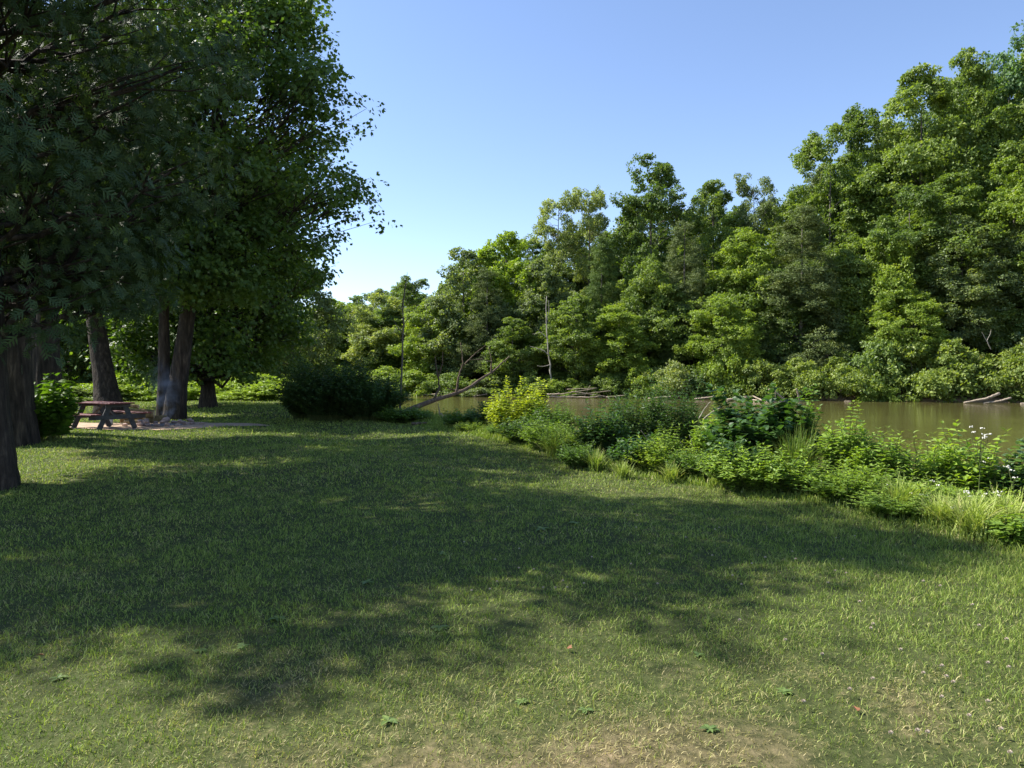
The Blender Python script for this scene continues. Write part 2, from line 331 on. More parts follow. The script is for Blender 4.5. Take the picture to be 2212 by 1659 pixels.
# ------------------------------------------------------------------ trees
PROFILES = {
    'broad': lambda t: np.sin(np.pi * np.clip(t * .86 + .12, 0, 1)) ** .65,
    'tall':  lambda t: (.62 + .38 * np.sin(np.pi * t)) * (1 - t ** 4) ** .5,
    'open':  lambda t: (.45 + .75 * t) * (1 - t ** 5) ** .6,
    'cone':  lambda t: np.clip(1 - t, 0, 1) ** .75 * .97 + .03,
    'dome':  lambda t: np.sqrt(np.clip(1 - t * t, 0.02, 1)),
}
def crown(seed, H, R, zb, prof, nl, ns, nf, leaf, tpl, lobe=.30, flat=.62, fill=.5, droop=0.0, lean=(0, 0), rough=.12, upw=.6, sub=.36):
    """leaves gathered in sub-lobes gathered in lobes; returns (leaf Geo, skeleton [(p0,p1,level)])"""
    r = np.random.default_rng(seed); pf = PROFILES[prof]
    tt = r.random(nl * 4); keep = r.random(nl * 4) < pf(tt) ** 1.0; tt = tt[keep][:nl]; nl = len(tt)
    az = (np.arange(nl) * 2.39996 + r.normal(0, .5, nl))
    fr = fill + (1 - fill) * np.sqrt(r.random(nl))
    lr = R * lobe * r.uniform(.65, 1.25, nl) * (1 - .35 * tt)
    rad = np.maximum(R * pf(tt) * fr * r.uniform(1 - rough * 1.5, 1 + rough, nl) - lr * .6, 0)
    C = np.stack([rad * np.cos(az) + lean[0] * tt, rad * np.sin(az) + lean[1] * tt, zb + tt * (H - zb - lr * flat)], 1)
    C[:, 2] -= droop * rad
    dd_ = np.linalg.norm(C[:, None] - C[None], axis=-1) + np.eye(nl) * 99; k2 = np.sort(dd_, 1)[:, 1] < 1.55 * lr + .2
    C, lr, tt, rad = C[k2], lr[k2], tt[k2], rad[k2]
    for _ in range(6):
        o_ = np.argsort(C[:, 2])
        if C[o_[-1], 2] - C[o_[-4], 2] > 1.15 * lr[o_[-1]]: C, lr, tt, rad = C[o_[:-1]], lr[o_[:-1]], tt[o_[:-1]], rad[o_[:-1]]
    nl = len(C); zt_ = (C[:, 2] + lr * flat).max(); C[:, 2] = zb + (C[:, 2] - zb) * (H - zb) / max(zt_ - zb, 1)
    skel = [(c, 0, l) for c, l in zip(C, lr)]
    # sub-lobes on the lobe surface, mostly outwards and up
    out = norm(np.stack([C[:, 0], C[:, 1], np.zeros(nl)], 1) + 1e-6)
    dirs = norm(r.normal(0, 1, (nl, ns, 3)) + .45 * out[:, None, :] + np.array([0, 0, .25]))
    q = r.uniform(.55, 1.12, (nl, ns, 1))
    SC = C[:, None, :] + dirs * q * lr[:, None, None] * np.array([1, 1, flat])
    SC[..., 2] = np.maximum(SC[..., 2], leaf * .8)
    sr = lr[:, None] * sub * r.uniform(.7, 1.3, (nl, ns))
    shade_l = r.normal(0, .07, (nl, 1)) + r.normal(0, .10, (nl, ns))
    SCf = SC.reshape(-1, 3); srf = sr.reshape(-1); shf = shade_l.reshape(-1); df = dirs.reshape(-1, 3)
    m_ = len(SCf)
    ld = norm(r.normal(0, 1, (m_, nf, 3)) + .5 * df[:, None, :])
    lp = SCf[:, None, :] + ld * (r.random((m_, nf, 1)) ** .5) * srf[:, None, None] * np.array([1.2, 1.2, .7])
    lp[..., 2] = np.maximum(lp[..., 2], .02)
    Nn = norm(.55 * ld + .45 * df[:, None, :] + np.array([0, 0, upw]) + r.normal(0, .42, (m_, nf, 3)))
    Dd = norm(ld * .9 + r.normal(0, .6, (m_, nf, 3)) + np.array([0, 0, -.45]))
    S = leaf * r.uniform(.65, 1.3, (m_, nf))
    v = np.clip(.5 + shf[:, None] + r.normal(0, .12, (m_, nf)), 0, 1)
    g = Geo(); scatter(g, tpl, lp.reshape(-1, 3), Dd.reshape(-1, 3), Nn.reshape(-1, 3), S.ravel(), v.ravel())
    return g, C, lr, SC

def skeleton(seed, H, rb, C, SC, top, lean=(0, 0), flare=1.6, nsides=9, twigs=0, limb=.28, bend=.25, maxlimb=60, low=.10):
    r = np.random.default_rng(seed + 7); g = Geo(); g.smooth = True
    n = 14; z = np.linspace(0, top, n); tt = z / top
    path = np.stack([lean[0] * tt + np.cumsum(r.normal(0, bend * .1, n)) * tt, lean[1] * tt + np.cumsum(r.normal(0, bend * .1, n)) * tt, z], 1)
    rad = rb * (1 - .85 * tt) + rb * (flare - 1) * np.exp(-z / (rb * 1.6))
    path[0, 2] = -.3
    zz = np.interp(np.linspace(0, 1, 34) ** 1.5, np.linspace(0, 1, n), z)
    P = np.stack([np.interp(zz, z, path[:, k]) for k in range(3)], 1); P[0, 2] = -.3; Rr = np.interp(zz, z, rad)
    tube(g, P, Rr, nsides, wob=.05, rng=r)
    order = np.argsort(-np.linalg.norm(C[:, :2], axis=1))[:maxlimb]
    for i in order:
        c = C[i]; rd = math.hypot(c[0], c[1])
        z0 = float(np.clip(c[2] - rd * r.uniform(.35, .75), H * low, top * .96))
        p0 = np.array([np.interp(z0, z, path[:, 0]), np.interp(z0, z, path[:, 1]), z0]); r0 = np.interp(z0, z, rad) * limb * 1.3
        pts = curve(p0, c, 7, bow=(0, 0, -.06 * rd), jit=.035 * rd, rng=r)
        tube(g, pts, np.linspace(max(r0, .03), .018, 7), 5, cap=False)
        for k in range(twigs):
            q = SC[i, k % SC.shape[1]]; s = r.uniform(.45, .95); b0 = pts[int(s * 6)]
            tube(g, curve(b0, q, 4, jit=.04, rng=r), np.linspace(.02, .006, 4), 4, cap=False)
    return g

def make_tree_mesh(kind, seed):
    """far-bank variants, all 20 m tall and 4.5 m in radius"""
    tp = T_diamond(.75, .10)
    if kind == 'broad': g, C, lr, SC = crown(seed, 20, 4.5, 1.0, 'tall', 170, 12, 32, .205, tp, lobe=.245, flat=.8, rough=.16, fill=.35); s = skeleton(seed, 20, .22, C, SC, 17, maxlimb=25)
    elif kind == 'round': g, C, lr, SC = crown(seed, 20, 4.5, 3.0, 'broad', 150, 12, 34, .205, tp, lobe=.25, flat=.8, rough=.16, fill=.35); s = skeleton(seed, 20, .22, C, SC, 17, maxlimb=25)
    elif kind == 'low': g, C, lr, SC = crown(seed, 12, 4.5, .5, 'broad', 105, 12, 34, .205, tp, lobe=.26, flat=.85, rough=.16, fill=.35); s = skeleton(seed, 12, .2, C, SC, 10, maxlimb=25)
    elif kind == 'open': g, C, lr, SC = crown(seed, 20, 4.5, 6.5, 'open', 120, 11, 26, .20, tp, lobe=.19, flat=.9, rough=.3, fill=.2, sub=.45); s = skeleton(seed, 20, .20, C, SC, 18.5, maxlimb=34, limb=.4)
    elif kind == 'cedar': g, C, lr, SC = crown(seed, 20, 4.5, .8, 'cone', 190, 12, 36, .21, T_diamond(.32, .05), lobe=.2, flat=.95, rough=.12, upw=.1, droop=.15); s = skeleton(seed, 20, .2, C, SC, 19, maxlimb=40)
    return (g.mesh('crown_' + kind), s.mesh('trunk_' + kind, True))
VAR = {}
for kind, nv in (('broad', 4), ('low', 3), ('round', 4), ('open', 2), ('cedar', 2)):
    VAR[kind] = [make_tree_mesh(kind, 100 * len(kind) + k * 17 + 3) for k in range(nv)]
    for a_, b_ in VAR[kind]:
        a_.materials.append(M['needle' if kind == 'cedar' else 'leaf']); b_.materials.append(M['bark_far'])

def far_tree(i, kind, x, y, ztop, R, color, label, group, name=None, vi=None):
    zb = tz(x, y) - .1; H = (ztop - zb) * 1.03; rnd = random.Random(i * 13 + 5)
    nm0 = kind
    if kind in ('broad', 'round') and H / R < 3.3: kind = 'low'
    cm, tm = VAR[kind][(i if vi is None else vi) % len(VAR[kind])]
    nm = name or {'broad': 'riverside_tree', 'round': 'maple_tree', 'open': 'cottonwood_tree', 'cedar': 'cedar_tree'}[nm0]
    root = empty(nm, (x, y, zb), rnd.uniform(0, 6.28), (R / 4.5, R / 4.5, H / (12.0 if kind == 'low' else 20.0)))
    obj('crown', cm, parent=root, color=color); obj('trunk', tm, parent=root)
    return tag(root, label, 'tree', group)

def shore(px):                               # distance of the far waterline for an image column
    t = (px - 512) / F
    return 71 / (1 + .375 * t) if t > -.108 else 67.45 / (1 + .818 * t)

MID, DARK, PALE, BRI, YEL, OLV, BLU, GRY = (.145, .210, .048), (.100, .158, .038), (.220, .270, .095), (.180, .255, .042), (.195, .280, .036), (.120, .160, .055), (.105, .190, .078), (.150, .200, .080)
G_FAR = 'trees standing along the far bank of the river'
FAR = [  # x, top y, metres behind the waterline, radius m, kind, colour, label
 (645, 694, 14, 4.2, 'round', GRY, 'low grey-green tree seen just right of the dark overhanging maple branches'),
 (712, 652, 10, 4.6, 'round', BRI, 'round bright green tree right of the sky notch above the dark bush'),
 (768, 662, 12, 4.0, 'broad', MID, 'mid green tree between the round bright tree and the thin bare pole'),
 (825, 640, 9, 4.2, 'broad', PALE, 'pale green tree just left of the thin bare pole, on the far bank'),
 (893, 602, 16, 2.9, 'open', DARK, 'dark open-topped tree rising behind the thin bare pole'),
 (935, 650, 7, 3.6, 'broad', BRI, 'bright green tree left of the tall grey-green willow'),
 (1003, 546, 8, 4.8, 'broad', GRY, 'tall grey-green willow behind the leaning dead trunk'),
 (1095, 512, 12, 5.2, 'round', YEL, 'yellow-green tree with a sunlit rounded top right of the willow'),
 (1052, 585, 5, 3.2, 'cedar', OLV, 'drab olive cedar squeezed in front of the yellow-green tree'),
 (1108, 690, 3, 3.0, 'broad', MID, 'short leafy tree above the upper tip of the leaning dead trunk'),
 (1168, 570, 9, 3.6, 'broad', GRY, 'narrow green tree under the left pale cottonwood top'),
 (1205, 425, 15, 3.6, 'open', PALE, 'left one of two pale airy cottonwoods with sky showing between'),
 (1272, 410, 17, 3.6, 'open', PALE, 'right one of two pale airy cottonwoods with sky showing between'),
 (1300, 520, 9, 3.4, 'cedar', DARK, 'dark pointed cedar right of the pale cottonwoods'),
 (1245, 640, 4, 3.8, 'round', MID, 'leafy maple low over the shore right of the white birch stem'),
 (1335, 660, 4, 3.8, 'round', BRI, 'bright low maple reaching down to the driftwood on the shore'),
 (1405, 350, 16, 4.8, 'round', DARK, 'tallest dark maple with a pointed crown in the middle of the wood'),
 (1400, 560, 8, 3.8, 'broad', MID, 'mid green tree directly below the pointed dark maple'),
 (1478, 482, 9, 4.0, 'cedar', OLV, 'olive brown cedar with a pointed top right of the pointed maple'),
 (1540, 402, 20, 4.4, 'round', MID, 'green tree with a split top far behind the olive cedar'),
 (1560, 640, 4, 3.6, 'broad', BRI, 'bright leafy tree at the foot of the olive brown cedar'),
 (1628, 384, 20, 3.0, 'open', GRY, 'thin pale tree top standing alone left of the tall rising wood'),
 (1612, 500, 10, 4.2, 'broad', BRI, 'dense bright green tree left of the big olive cedar'),
 (1728, 455, 7, 5.2, 'cedar', OLV, 'big drab olive cedar, broadest cedar on the far bank'),
 (1790, 290, 18, 5.2, 'round', MID, 'tall green tree whose top makes the first step of the rising wood'),
 (1880, 245, 20, 4.8, 'round', DARK, 'dark tall tree between the two highest steps of the wood'),
 (1845, 520, 10, 4.6, 'broad', MID, 'mid green tree right of the big olive cedar'),
 (1990, 165, 17, 6.0, 'round', (.165, .230, .055), 'huge light yellow-green tree with dense lit leaves on the right'),
 (2085, 130, 20, 5.0, 'broad', MID, 'tall green tree between the huge light tree and the highest crown'),
 (2170, 88, 23, 5.6, 'broad', BLU, 'highest bluish green crown at the top right corner'),
 (2240, 105, 20, 5.6, 'round', MID, 'tall green crown cut by the right frame edge beside the highest one'),
 (2050, 390, 10, 5.0, 'round', MID, 'large leafy tree below the huge light yellow-green one'),
 (1950, 622, 5, 3.6, 'round', BRI, 'small sunlit tree rising out of the shore thicket'),
 (2130, 520, 14, 4.4, 'broad', DARK, 'dark tree in deep shade behind the right thicket'),
 (2215, 490, 8, 4.6, 'round', GRY, 'leafy tree with layered branches cut by the right frame edge'),
]
for i, (x, ty, dd, R, kind, colr, lab) in enumerate(FAR):
    d = shore(x * K) + dd; p = at(x, ty, d)
    far_tree(i, kind, p.x, p.y, p.z, R * (1.25 if x < 1200 else 1.1), colr, lab, G_FAR)
# ranks behind, closing the wood
rr = random.Random(4)
skyl = [(560, 700), (640, 655), (720, 640), (800, 625), (870, 605), (960, 585), (1040, 530), (1120, 520), (1180, 500), (1300, 490), (1400, 430), (1500, 425), (1600, 445), (1700, 410), (1800, 340), (1900, 280), (2000, 210), (2100, 160), (2260, 130)]
for i in range(38):
    x = 600 + i * 45; d = shore(x * K) + 25 + rr.uniform(0, 9)
    ty = np.interp(x, [s[0] for s in skyl], [s[1] for s in skyl]) + rr.uniform(0, 45)
    p = at(x, ty, d)
    far_tree(i + 50, 'broad' if i % 3 else 'round', p.x, p.y, p.z, 4.8, [MID, DARK, GRY][i % 3], 'half hidden tree deep in the wood behind the front rank of the far bank', 'trees deep in the wood behind the far bank', 'woodland_tree')
for i in range(30):
    x = 620 + i * 56; d = shore(x * K) + 7.5 + rr.uniform(0, 6)
    ty = 374 / K - (374 / K - np.interp(x, [s[0] for s in skyl], [s[1] for s in skyl])) * rr.uniform(.45, .72)
    p = at(x, ty, d)
    far_tree(i + 200, 'broad' if i % 2 else 'round', p.x, p.y, p.z, 4.4, [MID, GRY, MID, BRI, DARK][i % 5], 'leafy tree half hidden in the dense middle of the far wood', 'trees filling the middle of the far wood', 'woodland_tree')
# wood on the right beyond the frame, for reflections and neighbouring views
for i, (x, y, zt) in enumerate(((50, 62, 26), (56, 55, 24), (50, 72, 28))):
    far_tree(i + 90, 'broad', x, y, zt, 5.5, MID, 'tree beyond the right end of the far bank', 'trees beyond the right frame edge', 'woodland_tree')

# trees behind the clearing on the left
LEFT = [
 (-36, 56, 14, 5.4, 'round', MID, 'leafy tree behind the leaning trunk at the far left'),
 (-44, 55, 15, 5.4, 'broad', DARK, 'dark leafy tree seen between the cedar trunks'),
 (-30.5, 56, 14, 5.0, 'broad', DARK, 'dark tree in the shade between the leaning trunk and the twin trunks'),
 (-25.5, 59, 14, 5.0, 'round', MID, 'leafy tree behind the twin trunks'),
 (-21.5, 58, 12, 4.5, 'broad', MID, 'tree behind the single straight dark trunk'),
 (-20.5, 66, 13, 5.0, 'broad', GRY, 'farther tree left of the dark bush'),
 (-48, 56, 18, 6.5, 'broad', DARK, 'tall dark tree at the back left of the clearing'),
 (-37, 60, 18, 6.0, 'round', DARK, 'tall shaded tree farthest behind the clearing'),
 (-29, 62, 16, 6.0, 'broad', DARK, 'tall tree behind the gap between the leaning and twin trunks'),
 (-58, 50, 17, 6.5, 'broad', DARK, 'leafy tree behind the first two cedar trunks'),
 (-47, 48, 8, 4.5, 'broad', MID, 'low leafy tree just right of the cedar trunks'),
]
for i, (x, y, zt, R, kind, colr, lab) in enumerate(LEFT):
    far_tree(i + 120, kind, x, y, zt, R, colr, lab, 'trees behind the clearing on the left', 'woodland_tree')

# big shade trees on the lawn
def shade_tree(name, pos, rz, H, R, zb, rb, seed, nl, color, label, lean=(0, 0), prof='broad', stems=None, leaf=.15, nf=30, droop=.12, squash=1):
    root = empty(name, pos, rz, (1, squash, 1))
    g, C, lr, SC = crown(seed, H, R, zb, prof, nl, 14, nf, leaf, T_maple() if leaf > .12 else T_diamond(.8, .1), lobe=.24, flat=.55, rough=.2, droop=droop, fill=.35, sub=.36, lean=lean)
    obj('crown', g, M['leaf'], root, color)
    if stems is None:
        obj('trunk', skeleton(seed, H, rb, C, SC, H * .86, lean=lean, nsides=16, twigs=9, maxlimb=nl), M['bark'], root)
    else:
        h = len(C) // len(stems)
        for k, (off, ln, r_) in enumerate(stems):
            sg = skeleton(seed + k, H, r_, C[k::len(stems)] - np.array([off[0], off[1], 0]), SC[k::len(stems)] - np.array([off[0], off[1], 0]), H * .86, lean=ln, nsides=16, twigs=9, maxlimb=nl, flare=1.35, low=.27, limb=.2)
            s = obj('trunk', sg, M['bark'], root); s.location = (off[0], off[1], 0)
    return tag(root, label, 'tree', 'shade trees on the lawn')
MAP = (.075, .135, .026)
p5 = gp(366, 905)
shade_tree('maple_tree', (p5.x, p5.y, tz(p5.x, p5.y)), 0, 17.5, 6.9, 4.6, .30, 11, 270, MAP, 'big maple with two trunks leaning together beside the smoking fire ring', stems=[((-.28, .25), (-.1, .6), .23), ((.12, -.05), (2.0, .6), .34)], nf=24, lean=(1.4, 0), squash=.68)
p6 = gp(449, 878)
shade_tree('maple_tree', (p6.x, p6.y, tz(p6.x, p6.y)), .5, 14, 6.2, 2.2, .33, 23, 190, MAP, 'maple with one straight nearly black trunk right of the twin trunks', nf=24, droop=.25, leaf=.17)
p4 = Vector((-14.8, 26.0, 0))
shade_tree('linden_tree', (p4.x, p4.y, tz(p4.x, p4.y)), 0, 15, 4.2, 6.0, .40, 37, 90, (.060, .105, .018), 'tree with a thick grey-brown trunk leaning left behind the picnic table', lean=(-3.6, 2.6), nf=24, leaf=.16)

# cedars at the left
def cedar(name, pos, rz, H, R, zb, rb, seed, nl, label, share=None):
    root = empty(name, pos, rz)
    if share: cm, tm = share; root.scale = (1, 1, H / 13.2)
    else:
        g, C, lr, SC = crown(seed, H, R, zb, 'tall', nl, 14, 20, .18, T_spray(), lobe=.27, flat=.7, rough=.2, upw=.25, droop=.12, fill=.3, sub=.45)
        s = skeleton(seed, H, rb, C, SC, H * .95, nsides=22, twigs=6, maxlimb=nl, flare=1.45, limb=.16)
        cm = g.mesh('crown'); tm = s.mesh('trunk', True); cm.materials.append(M['needle']); tm.materials.append(M['bark'])
    obj('crown', cm, parent=root, color=(.046, .080, .028)); obj('trunk', tm, parent=root)
    tag(root, label, 'tree', 'old cedars at the left edge'); return cm, tm
q1 = (-7.45, 9.9); q2 = (-11.0, 15.6); q3 = (-11.9, 18.0)
sh = cedar('cedar_tree', (*q1, tz(*q1)), 0, 13.0, 3.8, 2.8, .36, 51, 130, 'nearest cedar, its dark wide trunk cut by the left frame edge')
sh2 = cedar('cedar_tree', (*q2, tz(*q2)), 2.1, 13.2, 2.9, 4.6, .36, 52, 80, 'cedar trunk just right of the nearest one, behind the big-leaved bush')
cedar('cedar_tree', (*q3, tz(*q3)), 4.0, 13.2, 2.9, 4.6, .36, 53, 80, 'third cedar trunk from the left, closest to the picnic table', share=sh2)
cedar('cedar_tree', (-10.2, 8.3, tz(-10.2, 8.3)), 1.0, 12.4, 2.9, 4.6, .36, 54, 80, 'cedar outside the left of the frame that shades the left foreground', share=sh2).__len__()

# ------------------------------------------------------------------ shrubs far away
SH = []
for k in range(5):
    g, C, lr, SC = crown(900 + k, 4, 3.4, .2, 'dome', 34, 14, 30, .22, T_diamond(.72, .1), lobe=.34, rough=.2, fill=.45)
    s = Geo(); s.smooth = True; r_ = np.random.default_rng(k)
    for c in C[:22]: tube(s, curve((r_.normal(0, .3), r_.normal(0, .3), -.2), c, 6, jit=.1, rng=r_), np.linspace(.05, .015, 6), 5, cap=False)
    a_ = g.mesh('foliage'); b_ = s.mesh('stem', True); a_.materials.append(M['leaf']); b_.materials.append(M['bark_far']); SH.append((a_, b_))
def shrub(i, x, y, ztop, R, color, label, group, name='shrub', zb=None):
    zb = tz(x, y) - .05 if zb is None else zb; H = max(ztop - zb, .6)
    root = empty(name, (x, y, zb), (i * 1.7) % 6.28, (R / 3.4, R / 3.4, H / 4.0)); a_, b_ = SH[i % 5]
    obj('foliage', a_, parent=root, color=color); obj('stem', b_, parent=root); return tag(root, label, 'shrub', group)
G_SH = 'shrubs lining the far shore'
SHY = (.18, .24, .055)
FSH = [  # x, top y, dd, R, colour, label
 (905, 800, 1.5, 3.2, BRI, 'bright shrub at the far shore behind the leaning dead trunk base'),
 (975, 805, 2, 3.2, MID, 'shrub behind the two upright branches of the leaning dead trunk'),
 (1050, 815, 1.5, 2.8, GRY, 'grey-green shrub under the middle of the leaning dead trunk'),
 (1115, 812, 2.5, 3.0, DARK, 'dark shaded shrub under the tip of the leaning dead trunk'),
 (1165, 800, 1.5, 2.4, MID, 'shrub on the shore just left of the white birch stem'),
 (1218, 818, 1.5, 2.2, BRI, 'low bright shrub on the shore just right of the white birch stem'),
 (1262, 822, 1.5, 1.8, MID, 'low shrub above the left end of the driftwood pile'),
 (1320, 800, 2.2, 2.4, MID, 'shrub above the right end of the driftwood pile'),
 (1385, 790, 1.8, 2.6, BRI, 'light shrub at the shore beyond the river gap in the near plants'),
 (1440, 778, 2.2, 2.8, PALE, 'pale feathery shrub leaning to the water in mid shore'),
 (1505, 790, 3.5, 2.6, DARK, 'dark hollow shrub left of the fallen white branches'),
 (1572, 748, 2.2, 2.8, BRI, 'upright leafy shrub left of the fallen white branches'),
 (1640, 775, 2.0, 3.0, SHY, 'shrub whose leaves hang over the fallen white branches'),
 (1715, 775, 2.4, 3.2, SHY, 'rounded shrub right behind the fallen white branches'),
 (1790, 770, 2.2, 3.4, SHY, 'dense shrub right of the fallen white branches'),
 (1870, 738, 4.0, 4.0, (.16, .23, .06), 'tall shrub behind the low bright green bush at the shore'),
 (1885, 822, .8, 1.9, BRI, 'low bright green bush right at the waterline'),
 (1960, 730, 4.2, 4.4, SHY, 'highest mound of the sunlit thicket under the small tree'),
 (2030, 735, 3.0, 4.0, SHY, 'broad rounded shrub bulging over the water'),
 (2110, 765, 4.0, 3.6, (.19, .21, .07), 'thicket shrub with brownish tips above the stranded logs'),
 (2165, 750, 4.0, 3.8, SHY, 'light shrub behind the stranded logs near the right edge'),
 (2215, 760, 2.5, 3.6, (.17, .22, .06), 'shrub cut by the right frame edge at the far shore'),
]
for i, (x, ty, dd, R, c_, lab) in enumerate(FSH):
    d = shore(x * K) + dd + R * .35; p = at(x, ty, d - R * .3); shrub(i, p.x, p.y - R * .3, p.z, R, c_, lab, G_SH, zb=WATER_Z - .1)
for i in range(9):                            # shore beyond the dark bush
    x = 640 + i * 32; d = shore(x * K) + 2.5; p = at(x, 790 + (i % 3) * 12, d)
    shrub(i + 3, p.x, p.y, p.z, 3.6, [BRI, MID, GRY][i % 3], 'sunlit shrub on the distant shore above the dark bush', 'shrubs on the distant shore')
# sunlit belt behind the clearing
BELT = [(185, 836, 42, 3.0), (262, 812, 44, 3.4), (320, 800, 45, 3.6), (395, 796, 46, 3.6), (430, 812, 44, 2.8), (498, 804, 45, 3.4), (556, 810, 44.5, 3.4), (605, 818, 44, 3.2), (350, 826, 43, 2.4), (525, 838, 43, 2.6)]
BL = ['pale green shrub left of the leaning trunk', 'sunlit shrub just right of the leaning trunk', 'sunlit shrub behind the smoke', 'sunlit shrub between the twin trunks and the straight dark trunk', 'shrub touching the left side of the straight dark trunk',
      'sunlit shrub just right of the straight dark trunk', 'feathery yellow-green shrub midway to the dark bush', 'yellow-green shrub partly behind the dark bush', 'low shrub seen beside the twin trunks', 'low shaded-foot shrub in front of the feathery one']
for i, (x, ty, d, R) in enumerate(BELT):
    p = at(x, ty, d); shrub(i, p.x, p.y, p.z, R, (.22, .31, .035) if i != 0 else (.15, .21, .05), BL[i], 'sunlit shrubs behind the clearing')

# ------------------------------------------------------------------ near plants
def shoots(seed, R, H, nst, leaf, tpl, spacing=.055, start=.12, splay=.55, dense=2, upw=.7, dry=0.0, jit=.25, side=.9):
    r = np.random.default_rng(seed); g = Geo(); st = Geo(); P, D, Nn, S, A = [], [], [], [], []
    for k in range(nst):
        a = r.uniform(0, 6.283); rb_ = R * .45 * math.sqrt(r.random()); q = math.sqrt(r.random())
        b = np.array([rb_ * math.cos(a), rb_ * math.sin(a), 0])
        h = H * (1 - .45 * q ** 3) * r.uniform(.62, 1.0); rt = R * q * splay * 1.6
        if r.random() < .03: h = H * r.uniform(1.0, 1.18)
        tip = np.array([b[0] + rt * math.cos(a), b[1] + rt * math.sin(a), h])
        pts = curve(b, tip, 8, bow=(-.10 * rt * math.cos(a), -.10 * rt * math.sin(a), .12 * h * q), jit=.012, rng=r)
        pts = np.vstack([pts[:1] - [0, 0, .12], pts])
        tube(st, pts, np.linspace(.007, .002, len(pts)), 4, cap=False)
        L = np.linalg.norm(tip - b); nn = max(4, int(L / spacing)); ph = r.uniform(0, 6.28); sh_ = r.normal(0, .1)
        for j in range(nn):
            s = start + (1 - start) * (j + .5) / nn; f = s * (len(pts) - 2) + 1; i0 = min(int(f), len(pts) - 2)
            c = pts[i0] + (pts[i0 + 1] - pts[i0]) * (f - i0)
            for m_ in range(dense):
                an = ph + j * 1.57 + m_ * 3.1416 + r.normal(0, jit)
                d = np.array([math.cos(an) * side, math.sin(an) * side, .35 + .6 * (s > .9) - .25 * r.random()])
                P.append(c); D.append(d); Nn.append(np.array([-.3 * math.cos(an), -.3 * math.sin(an), upw]) + r.normal(0, .22, 3))
                S.append(leaf * r.uniform(.7, 1.2) * (1 - .5 * max(0, (s - .75) / .25))); A.append(np.clip(.45 + sh_ + r.normal(0, .12) + .12 * s, 0, 1))
    scatter(g, tpl, np.array(P), np.array(D), np.array(Nn), np.array(S), np.array(A), dry)
    return g, st
def plant(name, x, y, g, st, color, label, cat='plant', group=None, z=None, rz=0):
    root = empty(name, (x, y, tz(x, y) if z is None else z), rz)
    obj('foliage', g, M['leaf'], root, color); obj('stem', st, M['stem'], root)
    return tag(root, label, cat, group)

def bank(i, x, by, ty, wd, kind, color, label, leaf=.085, back=0.35, name=None):
    """x, base y, top y, width in photo px"""
    p = gp(x, by); d = p.y + back; px = (x * K - 512) / F * d; R = wd * K / F * d / 2
    zt = EYE + (HOR - ty * K) / F * d; z0 = tz(px, d); H = max(zt - z0, .25) * 1.12
    tpl = {'lance': T_lance(), 'wide': T_lance(.5, .2), 'heart': T_heart(), 'small': T_diamond(.55, .12)}[kind]
    ns = int(np.clip(330 * (R / .8) ** 1.3 * (.085 / leaf), 60, 800)); leaf *= 1.45
    g, st = shoots(200 + i, R, H, ns, leaf, tpl, spacing=leaf * .62, dense=2)
    return plant(name or ('leafy_shrub' if H > .7 else 'leafy_weed'), px, d, g, st, color, label, 'shrub' if H > .7 else 'plant', 'plants along the near river bank')
DG, MG, LG, YG = (.050, .110, .030), (.100, .185, .036), (.185, .285, .050), (.28, .34, .03)  # bank leaf greens; sun and shade partly put into the light and dark ones
